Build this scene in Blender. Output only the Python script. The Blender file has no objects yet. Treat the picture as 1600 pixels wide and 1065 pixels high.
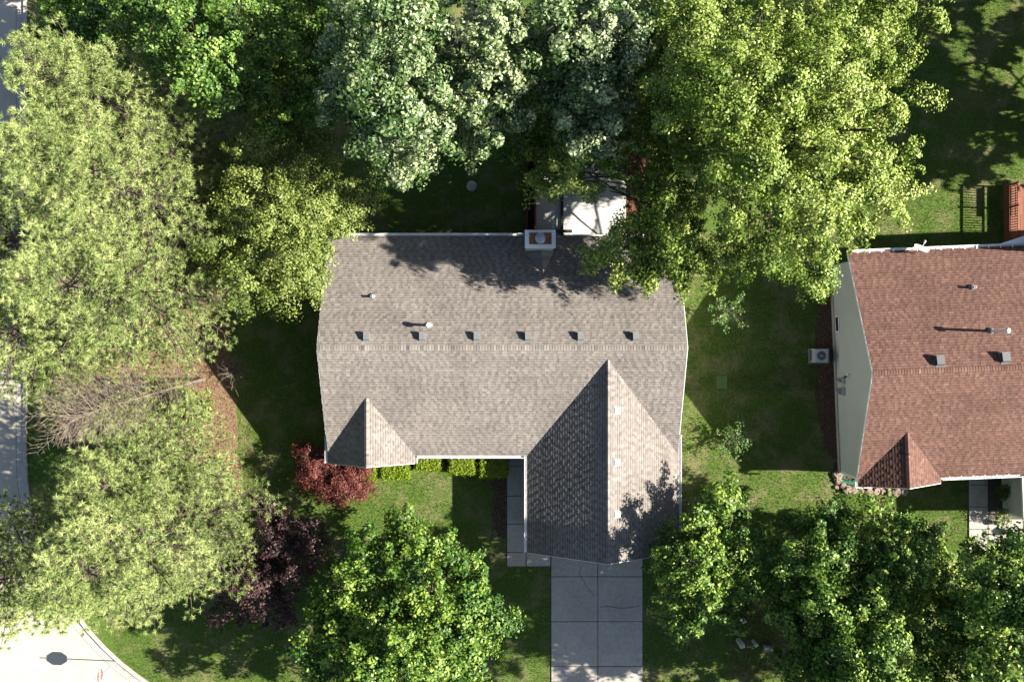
import bpy, math, random
import numpy as np
from mathutils import Vector, Matrix

# ------------------------------------------------------------------ camera, sky, sun, exposure
S = bpy.context.scene
COL = S.collection
CAM_H = 50.0
FPX = 1400.0            # focal length in photo pixels (photo is 1600 wide)
cam = bpy.data.cameras.new('camera'); cam.lens = 36.0 * FPX / 1600.0; cam.sensor_width = 36.0
cam.clip_end = 2000.0
camo = bpy.data.objects.new('camera', cam); COL.objects.link(camo)
camo.location = (0, 0, CAM_H); camo.rotation_euler = (0, 0, 0)
S.camera = camo
SUN_EL = math.radians(32.5)
SUN_AZ = math.radians(-2.5)       # direction towards the sun in plan, from +x (right of the picture)
W = bpy.data.worlds.new('World'); S.world = W; W.use_nodes = True
wn = W.node_tree.nodes; wl = W.node_tree.links
sky = wn.new('ShaderNodeTexSky'); sky.sky_type = 'NISHITA'; sky.sun_disc = False
sky.sun_elevation = SUN_EL; sky.sun_rotation = math.radians(90) - SUN_AZ
wl.new(sky.outputs[0], wn['Background'].inputs[0]); wn['Background'].inputs[1].default_value = 0.05
sund = bpy.data.lights.new('sun', 'SUN'); sund.energy = 5.0; sund.angle = math.radians(0.53); sund.color = (1.0, 0.94, 0.83)
suno = bpy.data.objects.new('sun', sund); COL.objects.link(suno)
sd = Vector((math.cos(SUN_EL) * math.cos(SUN_AZ), math.cos(SUN_EL) * math.sin(SUN_AZ), math.sin(SUN_EL)))
suno.rotation_euler = sd.to_track_quat('Z', 'Y').to_euler(); suno.location = sd * 80
S.view_settings.view_transform = 'Standard'; S.view_settings.look = 'None'
S.view_settings.exposure = 1.95; S.view_settings.gamma = 1.0
S.render.engine = 'CYCLES'

# ------------------------------------------------------------------ helpers
def P(px, py, h=0.0):
    """photo pixel + known height above ground -> world point"""
    k = (CAM_H - h) / FPX
    return ((px - 800.0) * k, -(py - 532.5) * k, h)

def setp(o, label=None, cat=None, group=None, kind=None):
    if label: o['label'] = label
    if cat: o['category'] = cat
    if group: o['group'] = group
    if kind: o['kind'] = kind
    return o

ORIG = {}
def thing(name, loc, label, cat, group=None):
    o = bpy.data.objects.new(name, None); COL.objects.link(o); o.location = loc
    o.empty_display_size = 0.3
    ORIG[o.name] = Vector(loc)
    return setp(o, label, cat, group)

def link_mesh(name, me, mat, parent=None, origin=None):
    o = bpy.data.objects.new(name, me); COL.objects.link(o)
    if mat is not None and len(me.materials) == 0: me.materials.append(mat)
    if parent is not None:
        o.parent = parent; ORIG[o.name] = ORIG[parent.name]
    else:
        o.location = origin if origin is not None else (0, 0, 0)
        ORIG[o.name] = Vector(o.location)
    return o

class MB:
    """collects geometry in world coordinates; build() links it as ONE mesh object"""
    def __init__(s): s.v = []; s.f = []; s.t = []
    def quad(s, pts, tint=0.5):
        n = len(s.v); s.v += [tuple(p) for p in pts]; s.f.append(tuple(range(n, n + len(pts)))); s.t.append(tint)
    def hexa(s, c, tint=0.5):       # 8 corners: bottom ring 0-3 ccw, top ring 4-7
        n = len(s.v); s.v += [tuple(p) for p in c]
        for f in ((3, 2, 1, 0), (4, 5, 6, 7), (0, 1, 5, 4), (1, 2, 6, 5), (2, 3, 7, 6), (3, 0, 4, 7)):
            s.f.append(tuple(n + i for i in f)); s.t.append(tint)
    def box(s, x0, x1, y0, y1, z0, z1, tf=None, tint=0.5):
        c = [(x0, y0, z0), (x1, y0, z0), (x1, y1, z0), (x0, y1, z0), (x0, y0, z1), (x1, y0, z1), (x1, y1, z1), (x0, y1, z1)]
        if tf: c = [tf(*p) for p in c]
        s.hexa(c, tint); return s
    def bevbox(s, x0, x1, y0, y1, z0, z1, b, tf=None):
        """box with bevelled top edges"""
        c = [(x0, y0), (x1, y0), (x1, y1), (x0, y1)]
        i = [(x0 + b, y0 + b), (x1 - b, y0 + b), (x1 - b, y1 - b), (x0 + b, y1 - b)]
        rings = [[(x, y, z0) for x, y in c], [(x, y, z1 - b) for x, y in c], [(x, y, z1) for x, y in i]]
        n = len(s.v)
        for r in rings: s.v += [tf(*p) if tf else p for p in r]
        for k in range(2):
            for j in range(4):
                a = n + 4 * k + j; d = n + 4 * k + (j + 1) % 4
                s.f.append((a, d, d + 4, a + 4)); s.t.append(.5)
        s.f.append((n + 8, n + 9, n + 10, n + 11)); s.f.append((n + 3, n + 2, n + 1, n)); s.t += [.5, .5]
        return s
    def prism(s, poly, z0, z1, tf=None):
        n = len(s.v); k = len(poly)
        s.v += [tf(x, y, z0) if tf else (x, y, z0) for x, y in poly] + [tf(x, y, z1) if tf else (x, y, z1) for x, y in poly]
        s.f.append(tuple(n + k + i for i in range(k))); s.f.append(tuple(n + k - 1 - i for i in range(k))); s.t += [.5, .5]
        for i in range(k):
            j = (i + 1) % k; s.f.append((n + i, n + j, n + k + j, n + k + i)); s.t.append(.5)
        return s
    def tube(s, pts, rad, sides=6, cap=True):
        pts = [Vector(p) for p in pts]; n0 = len(s.v)
        if not hasattr(rad, '__len__'): rad = [rad] * len(pts)
        d0 = (pts[1] - pts[0]).normalized()
        a = d0.orthogonal().normalized()
        for i, p in enumerate(pts):
            d = (pts[min(i + 1, len(pts) - 1)] - pts[max(i - 1, 0)]).normalized()
            a = (a - d * a.dot(d))
            a = a.normalized() if a.length > 1e-5 else d.orthogonal().normalized()
            b = d.cross(a)
            for k in range(sides):
                t = 2 * math.pi * k / sides
                s.v.append(tuple(p + (a * math.cos(t) + b * math.sin(t)) * rad[i]))
        for i in range(len(pts) - 1):
            for k in range(sides):
                q = n0 + i * sides; k2 = (k + 1) % sides
                s.f.append((q + k, q + k2, q + sides + k2, q + sides + k)); s.t.append(.5)
        if cap:
            s.f.append(tuple(n0 + sides - 1 - k for k in range(sides))); s.t.append(.5)
            e = n0 + (len(pts) - 1) * sides; s.f.append(tuple(e + k for k in range(sides))); s.t.append(.5)
        return s
    def lathe(s, prof, c, n=16, tf=None):
        """prof: list of (r,z) bottom to top, closed with caps"""
        n0 = len(s.v)
        for r, z in prof:
            for k in range(n):
                t = 2 * math.pi * k / n
                s.v.append((c[0] + r * math.cos(t), c[1] + r * math.sin(t), c[2] + z))
        for i in range(len(prof) - 1):
            for k in range(n):
                q = n0 + i * n; k2 = (k + 1) % n
                s.f.append((q + k, q + k2, q + n + k2, q + n + k)); s.t.append(.5)
        s.f.append(tuple(n0 + n - 1 - k for k in range(n))); e = n0 + (len(prof) - 1) * n
        s.f.append(tuple(e + k for k in range(n))); s.t += [.5, .5]
        return s
    def build(s, name, mat, parent=None, origin=None, smooth=False, tint=False):
        og = ORIG[parent.name] if parent is not None else Vector(origin if origin is not None else (0, 0, 0))
        me = bpy.data.meshes.new(name)
        me.from_pydata([(v[0] - og[0], v[1] - og[1], v[2] - og[2]) for v in s.v], [], s.f)
        if tint:
            at = me.attributes.new('tint', 'FLOAT', 'FACE'); at.data.foreach_set('value', np.array(s.t, dtype=np.float32))
        if smooth: me.polygons.foreach_set('use_smooth', [True] * len(me.polygons))
        me.update()
        return link_mesh(name, me, mat, parent, origin)

def np_mesh(name, V, nper, tint, mat, parent=None, origin=None):
    """V: (N*nper,3) world verts, each nper verts one face"""
    og = np.array(ORIG[parent.name]) if parent is not None else np.zeros(3)
    me = bpy.data.meshes.new(name)
    nv = len(V); nf = nv // nper
    me.vertices.add(nv); me.vertices.foreach_set('co', (V - og).astype(np.float32).ravel())
    me.loops.add(nv); me.loops.foreach_set('vertex_index', np.arange(nv, dtype=np.int32))
    me.polygons.add(nf); me.polygons.foreach_set('loop_start', np.arange(0, nv, nper, dtype=np.int32))
    at = me.attributes.new('tint', 'FLOAT', 'FACE'); at.data.foreach_set('value', tint.astype(np.float32))
    me.update(calc_edges=True)
    return link_mesh(name, me, mat, parent, origin)

# ------------------------------------------------------------------ materials
def newmat(name):
    m = bpy.data.materials.new(name); m.use_nodes = True
    return m, m.node_tree.nodes, m.node_tree.links, m.node_tree.nodes['Principled BSDF']

def ramp(nodes, stops):
    r = nodes.new('ShaderNodeValToRGB'); e = r.color_ramp.elements
    while len(e) < len(stops): e.new(0.5)
    for i, (p, c) in enumerate(stops): e[i].position = p; e[i].color = (c[0], c[1], c[2], 1)
    return r

def noisy(name, cols, scale=2.0, rough=0.8, bump=0.0, bscale=30.0, detail=6, spec=0.3, metal=0.0, big=None):
    """colour from noise through cols; optional second, larger stain noise; fine bump"""
    m, n, l, b = newmat(name)
    tc = n.new('ShaderNodeTexCoord')
    nz = n.new('ShaderNodeTexNoise'); nz.inputs['Scale'].default_value = scale; nz.inputs['Detail'].default_value = detail
    nz.inputs['Roughness'].default_value = 0.65
    l.new(tc.outputs['Object'], nz.inputs['Vector'])
    k = len(cols); r = ramp(n, [(0.3 + 0.4 * i / max(1, k - 1), c) for i, c in enumerate(cols)])
    l.new(nz.outputs['Fac'], r.inputs[0]); out = r.outputs[0]
    if big:
        n2 = n.new('ShaderNodeTexNoise'); n2.inputs['Scale'].default_value = big[0]; n2.inputs['Detail'].default_value = 4
        l.new(tc.outputs['Object'], n2.inputs['Vector'])
        mr = n.new('ShaderNodeMapRange'); mr.inputs[1].default_value = 0.35; mr.inputs[2].default_value = 0.7
        mr.inputs[3].default_value = 1.0; mr.inputs[4].default_value = big[1]
        l.new(n2.outputs['Fac'], mr.inputs[0])
        mx = n.new('ShaderNodeMix'); mx.data_type = 'RGBA'; mx.blend_type = 'MULTIPLY'; mx.inputs[0].default_value = 1
        l.new(out, mx.inputs[6]); l.new(mr.outputs[0], mx.inputs[7]); out = mx.outputs[2]
    l.new(out, b.inputs['Base Color'])
    b.inputs['Roughness'].default_value = rough; b.inputs['Specular IOR Level'].default_value = spec; b.inputs['Metallic'].default_value = metal
    if bump:
        bn = n.new('ShaderNodeTexNoise'); bn.inputs['Scale'].default_value = bscale; bn.inputs['Detail'].default_value = 5
        l.new(tc.outputs['Object'], bn.inputs['Vector'])
        bp = n.new('ShaderNodeBump'); bp.inputs['Strength'].default_value = bump; bp.inputs['Distance'].default_value = 0.03
        l.new(bn.outputs['Fac'], bp.inputs['Height']); l.new(bp.outputs[0], b.inputs['Normal'])
    return m

def tinted(name, stops, rough=0.85, transl=0.0, spec=0.25, noise=None):
    """colour ramp driven by the per-face attribute 'tint'"""
    m, n, l, b = newmat(name)
    a = n.new('ShaderNodeAttribute'); a.attribute_name = 'tint'
    r = ramp(n, stops); src = a.outputs['Fac']
    if noise:
        tc = n.new('ShaderNodeTexCoord'); nz = n.new('ShaderNodeTexNoise'); nz.inputs['Scale'].default_value = noise[0]; nz.inputs['Detail'].default_value = 5
        l.new(tc.outputs['Object'], nz.inputs['Vector'])
        ma = n.new('ShaderNodeMath'); ma.operation = 'MULTIPLY_ADD'; ma.inputs[1].default_value = noise[1]; ma.inputs[2].default_value = -noise[1] / 2
        l.new(nz.outputs['Fac'], ma.inputs[0])
        ad = n.new('ShaderNodeMath'); ad.operation = 'ADD'; l.new(src, ad.inputs[0]); l.new(ma.outputs[0], ad.inputs[1]); src = ad.outputs[0]
    l.new(src, r.inputs[0]); l.new(r.outputs[0], b.inputs['Base Color'])
    if noise:
        n2 = n.new('ShaderNodeTexNoise'); n2.inputs['Scale'].default_value = .45; n2.inputs['Detail'].default_value = 6
        l.new(tc.outputs['Object'], n2.inputs['Vector'])
        mr = n.new('ShaderNodeMapRange'); mr.inputs[1].default_value = .3; mr.inputs[2].default_value = .7; mr.inputs[3].default_value = .84; mr.inputs[4].default_value = 1.1
        l.new(n2.outputs['Fac'], mr.inputs[0])
        mu = n.new('ShaderNodeMix'); mu.data_type = 'RGBA'; mu.blend_type = 'MULTIPLY'; mu.inputs[0].default_value = 1
        l.new(r.outputs[0], mu.inputs[6]); l.new(mr.outputs[0], mu.inputs[7]); l.new(mu.outputs[2], b.inputs['Base Color'])
    b.inputs['Roughness'].default_value = rough; b.inputs['Specular IOR Level'].default_value = spec
    if transl:
        t = n.new('ShaderNodeBsdfTranslucent'); l.new(r.outputs[0], t.inputs[0])
        mx = n.new('ShaderNodeMixShader'); mx.inputs[0].default_value = transl
        l.new(b.outputs[0], mx.inputs[1]); l.new(t.outputs[0], mx.inputs[2])
        l.new(mx.outputs[0], n['Material Output'].inputs[0])
    return m

def lawn_material():
    m, n, l, b = newmat('lawn')
    tc = n.new('ShaderNodeTexCoord')
    def nz(sc, det=6):
        x = n.new('ShaderNodeTexNoise'); x.inputs['Scale'].default_value = sc; x.inputs['Detail'].default_value = det; x.inputs['Roughness'].default_value = .7
        l.new(tc.outputs['Object'], x.inputs['Vector']); return x
    f = nz(9.0, 8); r1 = ramp(n, [(.3, (.024, .052, .008)), (.5, (.062, .105, .018)), (.72, (.14, .175, .045))]); l.new(f.outputs[0], r1.inputs[0])
    p = nz(.55, 7); r2 = ramp(n, [(.48, (0, 0, 0)), (.62, (.85, .85, .85))]); l.new(p.outputs[0], r2.inputs[0])
    tan = nz(14, 5); r3 = ramp(n, [(.3, (.09, .10, .035)), (.7, (.23, .20, .105))]); l.new(tan.outputs[0], r3.inputs[0])
    mx = n.new('ShaderNodeMix'); mx.data_type = 'RGBA'; l.new(r2.outputs[0], mx.inputs[0]); l.new(r1.outputs[0], mx.inputs[6]); l.new(r3.outputs[0], mx.inputs[7])
    l.new(mx.outputs[2], b.inputs['Base Color']); b.inputs['Roughness'].default_value = .9; b.inputs['Specular IOR Level'].default_value = .1
    bp = n.new('ShaderNodeBump'); bp.inputs['Strength'].default_value = .8; bp.inputs['Distance'].default_value = .05
    g = nz(28, 6); l.new(g.outputs[0], bp.inputs['Height']); l.new(bp.outputs[0], b.inputs['Normal'])
    return m

M = {}
M['lawn'] = lawn_material()
M['concrete'] = noisy('concrete', [(0.301, 0.271, 0.239), (0.360, 0.328, 0.286), (0.401, 0.369, 0.326)], 6, .9, .3, 60, big=(.7, .84))
M['road'] = noisy('road_concrete', [(0.364, 0.319, 0.266), (0.420, 0.374, 0.313)], 1.2, .9, .15, 40, big=(.35, .93))
M['kerb'] = noisy('kerb_concrete', [(0.322, 0.287, 0.252), (0.406, 0.364, 0.322)], 3, .9, .2, 40)
M['joint'] = noisy('joint_dirt', [(.05, .045, .04), (.09, .08, .07)], 12, .95)
M['patio'] = noisy('pale_deck_cover', [(0.365, 0.358, 0.345), (0.438, 0.431, 0.417)], 3, .8, .1, 40, big=(1.2, .9))
M['white'] = noisy('white_paint', [(.72, .71, .69), (.82, .81, .79)], 1.5, .45, .0, spec=.4, big=(2.5, .93))
M['siding'] = noisy('pale_siding', [(0.420, 0.431, 0.392), (0.462, 0.474, 0.434)], .8, .6, .05, 60, big=(.5, .95))
M['soffit'] = noisy('soffit', [(0.385, 0.378, 0.364), (0.420, 0.413, 0.399)], 1, .7)
M['shingle'] = tinted('grey_brown_shingle', [(0, (0.080, 0.071, 0.065)), (.35, (0.138, 0.122, 0.111)), (.7, (0.189, 0.169, 0.154)), (1, (0.237, 0.215, 0.196))], .95, spec=.15, noise=(7, .22))
M['redshingle'] = tinted('red_brown_shingle', [(0, (0.051, 0.031, 0.029)), (.35, (0.099, 0.053, 0.042)), (.7, (0.141, 0.077, 0.060)), (1, (0.180, 0.114, 0.087))], .95, spec=.15, noise=(7, .35))
M['deckunder'] = noisy('roof_felt', [(.05, .045, .04), (.08, .07, .06)], 8, .95)
M['ventgrey'] = noisy('grey_metal', [(0.116, 0.118, 0.118), (0.149, 0.151, 0.151)], 8, .5, spec=.5)
M['ventdark'] = noisy('dark_metal', [(.05, .05, .055), (.085, .085, .09)], 8, .5, spec=.5)
M['rust'] = noisy('rusty_metal', [(.10, .035, .018), (.22, .085, .04), (.30, .14, .08)], 9, .85, .3, 50)
M['galv'] = noisy('galvanised_metal', [(0.336, 0.360, 0.384), (0.440, 0.456, 0.480)], 6, .35, metal=.6, spec=.5)
M['redwood'] = noisy('red_stained_wood', [(0.065, 0.018, 0.013), (0.111, 0.033, 0.021), (0.150, 0.052, 0.033)], 7, .7, .3, 60)
M['orangewood'] = noisy('orange_stained_wood', [(0.140, 0.045, 0.025), (0.210, 0.077, 0.042)], 7, .7, .3, 60)
M['black'] = noisy('black_metal', [(.012, .012, .014), (.03, .03, .032)], 8, .5)
M['glass'] = noisy('window_glass', [(.02, .025, .03), (.05, .055, .06)], 1, .08, spec=.6)
M['mulch'] = noisy('bark_mulch', [(0.023, 0.013, 0.009), (0.080, 0.048, 0.032), (0.182, 0.114, 0.080)], 14, .95, .9, 40)
M['straw'] = noisy('pine_straw', [(0.083, 0.049, 0.026), (0.165, 0.104, 0.060), (0.234, 0.163, 0.106)], 11, .95, .8, 40)
M['leaflitter'] = tinted('dead_leaves', [(0, (0.053, 0.026, 0.015)), (.5, (0.120, 0.063, 0.038)), (1, (0.224, 0.143, 0.090))], .9)
M['bark'] = noisy('bark', [(0.039, 0.029, 0.023), (0.085, 0.065, 0.052), (0.124, 0.101, 0.081)], 9, .95, .8, 25)
M['deadwood'] = noisy('dead_wood', [(0.100, 0.076, 0.056), (0.150, 0.119, 0.090), (0.210, 0.171, 0.135)], 6, .9, .5, 30)
M['rock'] = noisy('rubble_stone', [(0.108, 0.079, 0.061), (0.194, 0.144, 0.112), (0.259, 0.209, 0.166)], 5, .9, .6, 20)
M['brick'] = noisy('red_paver', [(0.140, 0.052, 0.038), (0.196, 0.084, 0.063)], 7, .9, .3, 40)
M['acmetal'] = noisy('beige_metal', [(0.413, 0.413, 0.398), (0.488, 0.488, 0.473)], 4, .5)
M['plastic'] = noisy('grey_green_plastic', [(0.297, 0.324, 0.324), (0.378, 0.405, 0.396)], 5, .6)
M['hose'] = noisy('green_hose', [(0.021, 0.140, 0.084), (0.042, 0.210, 0.133)], 5, .4)
M['valve'] = noisy('green_lid', [(0.056, 0.112, 0.028), (0.088, 0.152, 0.040)], 9, .7)
M['stopred'] = noisy('sign_red', [(.42, .035, .02), (.50, .05, .025)], 3, .5)
M['grassblade'] = tinted('grass_blades', [(0, (0.025, 0.056, 0.008)), (.45, (0.061, 0.105, 0.019)), (.75, (0.119, 0.156, 0.041)), (1, (0.231, 0.217, 0.117))], .8, .4)

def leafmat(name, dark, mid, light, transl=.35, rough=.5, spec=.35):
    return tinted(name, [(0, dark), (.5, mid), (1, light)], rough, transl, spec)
M['pine'] = leafmat('pine_needles', (.08, .125, .03), (.25, .315, .10), (.46, .51, .20), .22, .55)
M['crab'] = leafmat('yellow_green_leaves', (.05, .09, .012), (.135, .185, .034), (.265, .305, .085), .24)
M['maple'] = leafmat('green_leaves', (.018, .06, .008), (.065, .14, .02), (.23, .32, .07), .24)
M['silver'] = leafmat('silvery_leaves', (.02, .06, .012), (.075, .135, .034), (.38, .43, .22), .2, .4, .45)
M['yellow'] = leafmat('lime_leaves', (.045, .10, .006), (.135, .205, .02), (.37, .43, .11), .24)
M['deep'] = leafmat('deep_green_leaves', (.014, .05, .005), (.058, .135, .013), (.28, .375, .06), .24)  # wide dark-to-light spread: crown shade and highlights put into the leaf colour
M['purple'] = leafmat('purple_leaves', (0.019, 0.009, 0.011), (0.045, 0.020, 0.021), (0.090, 0.045, 0.041), .2)
M['red'] = leafmat('red_leaves', (0.056, 0.014, 0.013), (0.120, 0.029, 0.024), (0.200, 0.064, 0.048), .25)
M['hedge'] = leafmat('hedge_leaves', (0.101, 0.177, 0.009), (0.194, 0.276, 0.013), (0.295, 0.376, 0.033), .4)
M['pale'] = leafmat('pale_young_leaves', (0.072, 0.144, 0.032), (0.122, 0.208, 0.052), (0.194, 0.280, 0.096), .4)

# ------------------------------------------------------------------ ground, road, paving
def sheet(name, poly, z, mat, label=None):
    b = MB(); b.quad([(x, y, z) for x, y in poly]); o = b.build(name, mat); setp(o, kind='structure'); return o
g = 400.0
gm = MB()
gm.quad([(-g, -g, 0), (g, -g, 0), (g, g, 0), (-g, g, 0)])
setp(gm.build('ground', M['lawn']), kind='structure')

# street: runs down the left and turns into a cross street below; corner radius 15 m
cx, cy = (462 - 800) / 28.0, -(713 - 532.5) / 28.0
KX = (42 - 800) / 28.0
def arc(r, n=20): return [(cx + r * math.cos(t), cy + r * math.sin(t)) for t in [math.pi + (math.pi / 2) * i / n for i in range(n + 1)]]
R0 = cx - KX
inner = [(KX, 120)] + arc(R0) + [(120, cy - R0)]
road = inner + [(120, cy - R0 - 9), (KX - 9, cy - R0 - 9), (KX - 9, 120)]
def strip(name, r0, r1, z0, z1, mat):
    a = [(cx - r0, 120)] + arc(r0) + [(120, cy - r0)]
    c = [(cx - r1, 120)] + arc(r1) + [(120, cy - r1)]
    b = MB()
    for i in range(len(a) - 1):
        b.hexa([(*c[i], z0), (*c[i + 1], z0), (*a[i + 1], z0), (*a[i], z0), (*c[i], z1), (*c[i + 1], z1), (*a[i + 1], z1), (*a[i], z1)])
    return setp(b.build(name, mat), kind='structure')
sheet('road', road, .006, M['road'])
strip('kerb', R0 - .02, R0 + .14, -.05, .13, M['kerb'])
strip('gutter_pan', R0 + .14, R0 + .58, -.05, .014, M['kerb'])
strip('gutter_joint', R0 + .58, R0 + .605, -.05, .011, M['joint'])

# driveway of separate slabs
def slabs(name, rects, mat, base, thick=.06, gap=.018):
    xs = [r[0] for r in rects] + [r[1] for r in rects]; ys = [r[2] for r in rects] + [r[3] for r in rects]
    b = MB(); b.box(min(xs) - .02, max(xs) + .02, min(ys) - .02, max(ys) + .02, -.05, .012)
    root = setp(b.build(name, M['joint']), kind='structure')
    for x0, x1, y0, y1 in rects:
        s = MB(); s.bevbox(x0 + gap, x1 - gap, y0 + gap, y1 - gap, .0, thick + random.uniform(-.006, .006), .008)
        s.build('slab', mat, root)
    return root
random.seed(3)
X0, X1, X2 = P(861, 0)[0], P(934, 0)[0], P(1004, 0)[0]
ysd = [P(0, y)[1] for y in (838, 900, 970, 1040, 1110)] + [cy - R0 + .25]
slabs('driveway', [(xa, xb, ysd[i + 1], ysd[i]) for i in range(5) for xa, xb in ((X0, X1), (X1, X2))], M['concrete'], None)
wx0, wx1 = P(792, 0)[0], P(826, 0)[0] + .15
yw = [P(0, y)[1] for y in (712, 728, 774, 818, 862, 884)]
slabs('front_path', [(wx0, wx1, yw[i + 1], yw[i]) for i in range(4)] + [(wx0, P(822, 0)[0], yw[5], yw[4]), (P(822, 0)[0], X0 - .03, yw[5], yw[4])], M['concrete'], None)
# cracks in the driveway
def crack(pts, name='crack'):
    b = MB()
    for (x0, y0), (x1, y1) in zip(pts[:-1], pts[1:]):
        a = P(x0, y0); c = P(x1, y1); dx, dy = c[0] - a[0], c[1] - a[1]; L = math.hypot(dx, dy); nx, ny = -dy / L * .014, dx / L * .014
        b.quad([(a[0] + nx, a[1] + ny, .0705), (a[0] - nx, a[1] - ny, .0705), (c[0] - nx, c[1] - ny, .0705), (c[0] + nx, c[1] + ny, .0705)])
    return b
dw = bpy.data.objects['driveway']
crack([(908, 884), (905, 895), (912, 906), (917, 917), (924, 924), (929, 931)]).build('crack', M['joint'], dw)
crack([(938, 947), (952, 946), (968, 949), (985, 948), (1000, 945)]).build('crack', M['joint'], dw)
# neighbour's path
nx0, nx1 = P(1513, 0)[0], P(1543, 0)[0]
ny = [P(0, y)[1] for y in (742, 757, 791, 826, 862)]
slabs('neighbour_path', [(nx0, nx1, ny[i + 1], ny[i]) for i in range(4)] + [(nx1, nx1 + 2.0, ny[4], P(0, 810)[1]), (nx1 + 2.0, nx1 + 5, ny[4], P(0, 810)[1])], M['concrete'], None)

# planting beds (irregular sheets)
def blob(pts, jit=.12, sub=6, seed=0):
    rnd = random.Random(seed); out = []
    for i in range(len(pts)):
        a, b = pts[i], pts[(i + 1) % len(pts)]
        for k in range(sub):
            t = k / sub
            out.append((a[0] + (b[0] - a[0]) * t + rnd.uniform(-jit, jit), a[1] + (b[1] - a[1]) * t + rnd.uniform(-jit, jit)))
    return out
def G(*pp): return [P(x, y)[:2] for x, y in pp]
sheet('pine_straw_bed', blob(G((130, 180), (330, 200), (345, 420), (355, 540), (370, 640), (375, 780), (300, 860), (160, 820), (80, 600)), .3, 8, 1), .008, M['straw'])
sheet('mulch_bed', blob(G((500, 690), (794, 690), (793, 840), (776, 845), (768, 800), (772, 765), (760, 742), (740, 733), (500, 738)), .14, 7, 2), .008, M['mulch'])
sheet('leaf_bed', blob(G((1277, 440), (1312, 440), (1312, 730), (1290, 700), (1276, 640)), .12, 8, 4), .008, M['mulch'])
sheet('stone_bed', blob(G((1302, 722), (1325, 728), (1420, 735), (1412, 768), (1330, 768), (1306, 750)), .05, 6, 5), .009, M['mulch'])
sheet('shrub_bed', blob(G((1546, 745), (1566, 745), (1566, 812), (1546, 806)), .04, 5, 6), .010, M['mulch'])
0 and sheet('shadow_sheet', blob(G((722, 250), (840, 250), (840, 368), (722, 368)), .1, 6, 7), .008, M['mulch'])  # switched off: dark sheet standing in for the deck wall's shadow

# ------------------------------------------------------------------ shingled roofs
def shingle_slope(parent, corners, mat, seed, thick=.14, e=.143, deckmat=None):
    """corners: eave-left, eave-right, then the upper corners (coplanar, convex, ccw from outside)"""
    rnd = random.Random(seed)
    c = [Vector(p) for p in corners]
    U = (c[1] - c[0]).normalized(); N = U.cross(c[2] - c[1]).normalized(); V = N.cross(U)
    O = c[0]
    poly = [((p - O).dot(U), (p - O).dot(V)) for p in c]
    d = MB(); n = len(c)
    lo = [p - Vector((0, 0, thick)) for p in c]
    d.v = [tuple(p) for p in c] + [tuple(p) for p in lo]
    d.f = [tuple(range(n)), tuple(n + n - 1 - i for i in range(n))] + [(i, n + i, n + (i + 1) % n, (i + 1) % n) for i in range(n)]
    d.t = [.5] * len(d.f)
    slope = d.build('roof_slope', deckmat or M['deckunder'], parent)
    vmax = max(p[1] for p in poly)
    def rng(v):
        xs = []
        for i in range(n):
            (u0, v0), (u1, v1) = poly[i], poly[(i + 1) % n]
            if (v0 - v) * (v1 - v) <= 0 and abs(v1 - v0) > 1e-9:
                xs.append(u0 + (u1 - u0) * (v - v0) / (v1 - v0))
        return (min(xs), max(xs)) if len(xs) >= 2 else None
    s = MB(); k = 0
    rows = int(vmax / e) + 1
    umin = min(p[0] for p in poly); umax = max(p[0] for p in poly)
    for r in range(rows):
        va = r * e - (.025 if r == 0 else 0); vb = min((r + 1) * e + .03, vmax - 1e-4)
        ra = rng(min(max(va, 1e-4), vmax - 2e-4)); rb = rng(vb)
        if not ra or not rb or vb - va < .03: continue
        u = umin - rnd.uniform(0, .4); tall = rnd.random() < .5; rowt = rnd.gauss(0, .03)
        while u < umax:
            w = rnd.uniform(.12, .30) if tall else rnd.uniform(.10, .26)
            u0, u1 = u, u + w; u = u1
            a0, a1 = max(u0, ra[0]), min(u1, ra[1]); b0, b1 = max(u0, rb[0]), min(u1, rb[1])
            is_tall = tall; tall = not tall
            if a1 - a0 < .004 and b1 - b0 < .004: continue
            a1 = max(a1, a0 + .001); b1 = max(b1, b0 + .001)
            h = .014 if is_tall else .007
            h += rnd.uniform(-.0015, .0015)
            tint = min(1, max(0, (.66 if is_tall else .50) + rnd.gauss(0, .085) + rowt))
            def pt(uu, vv, hh): return tuple(O + U * uu + V * vv + N * hh)
            m = len(s.v)
            q = .5; hm = h + (.003 - h) * q; vm = va + (vb - va) * q
            m0, m1 = a0 + (b0 - a0) * q, a1 + (b1 - a1) * q
            s.v += [pt(a0, va, h), pt(a1, va, h), pt(b1, vb, .003), pt(b0, vb, .003), pt(a0, va, 0), pt(a1, va, 0), pt(m1, vm, hm), pt(m0, vm, hm)]
            s.f += [(m, m + 1, m + 6, m + 7), (m + 7, m + 6, m + 2, m + 3), (m + 4, m + 5, m + 1, m), (m + 4, m, m + 7, m + 3), (m + 5, m + 2, m + 6, m + 1)]
            band = .30 if is_tall else .42
            s.t += [tint, max(0, tint - band), max(0, tint - .3), tint, tint]
    sh = s.build('shingles', mat, slope, tint=True); setp(sh, kind='stuff')
    return slope

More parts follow.
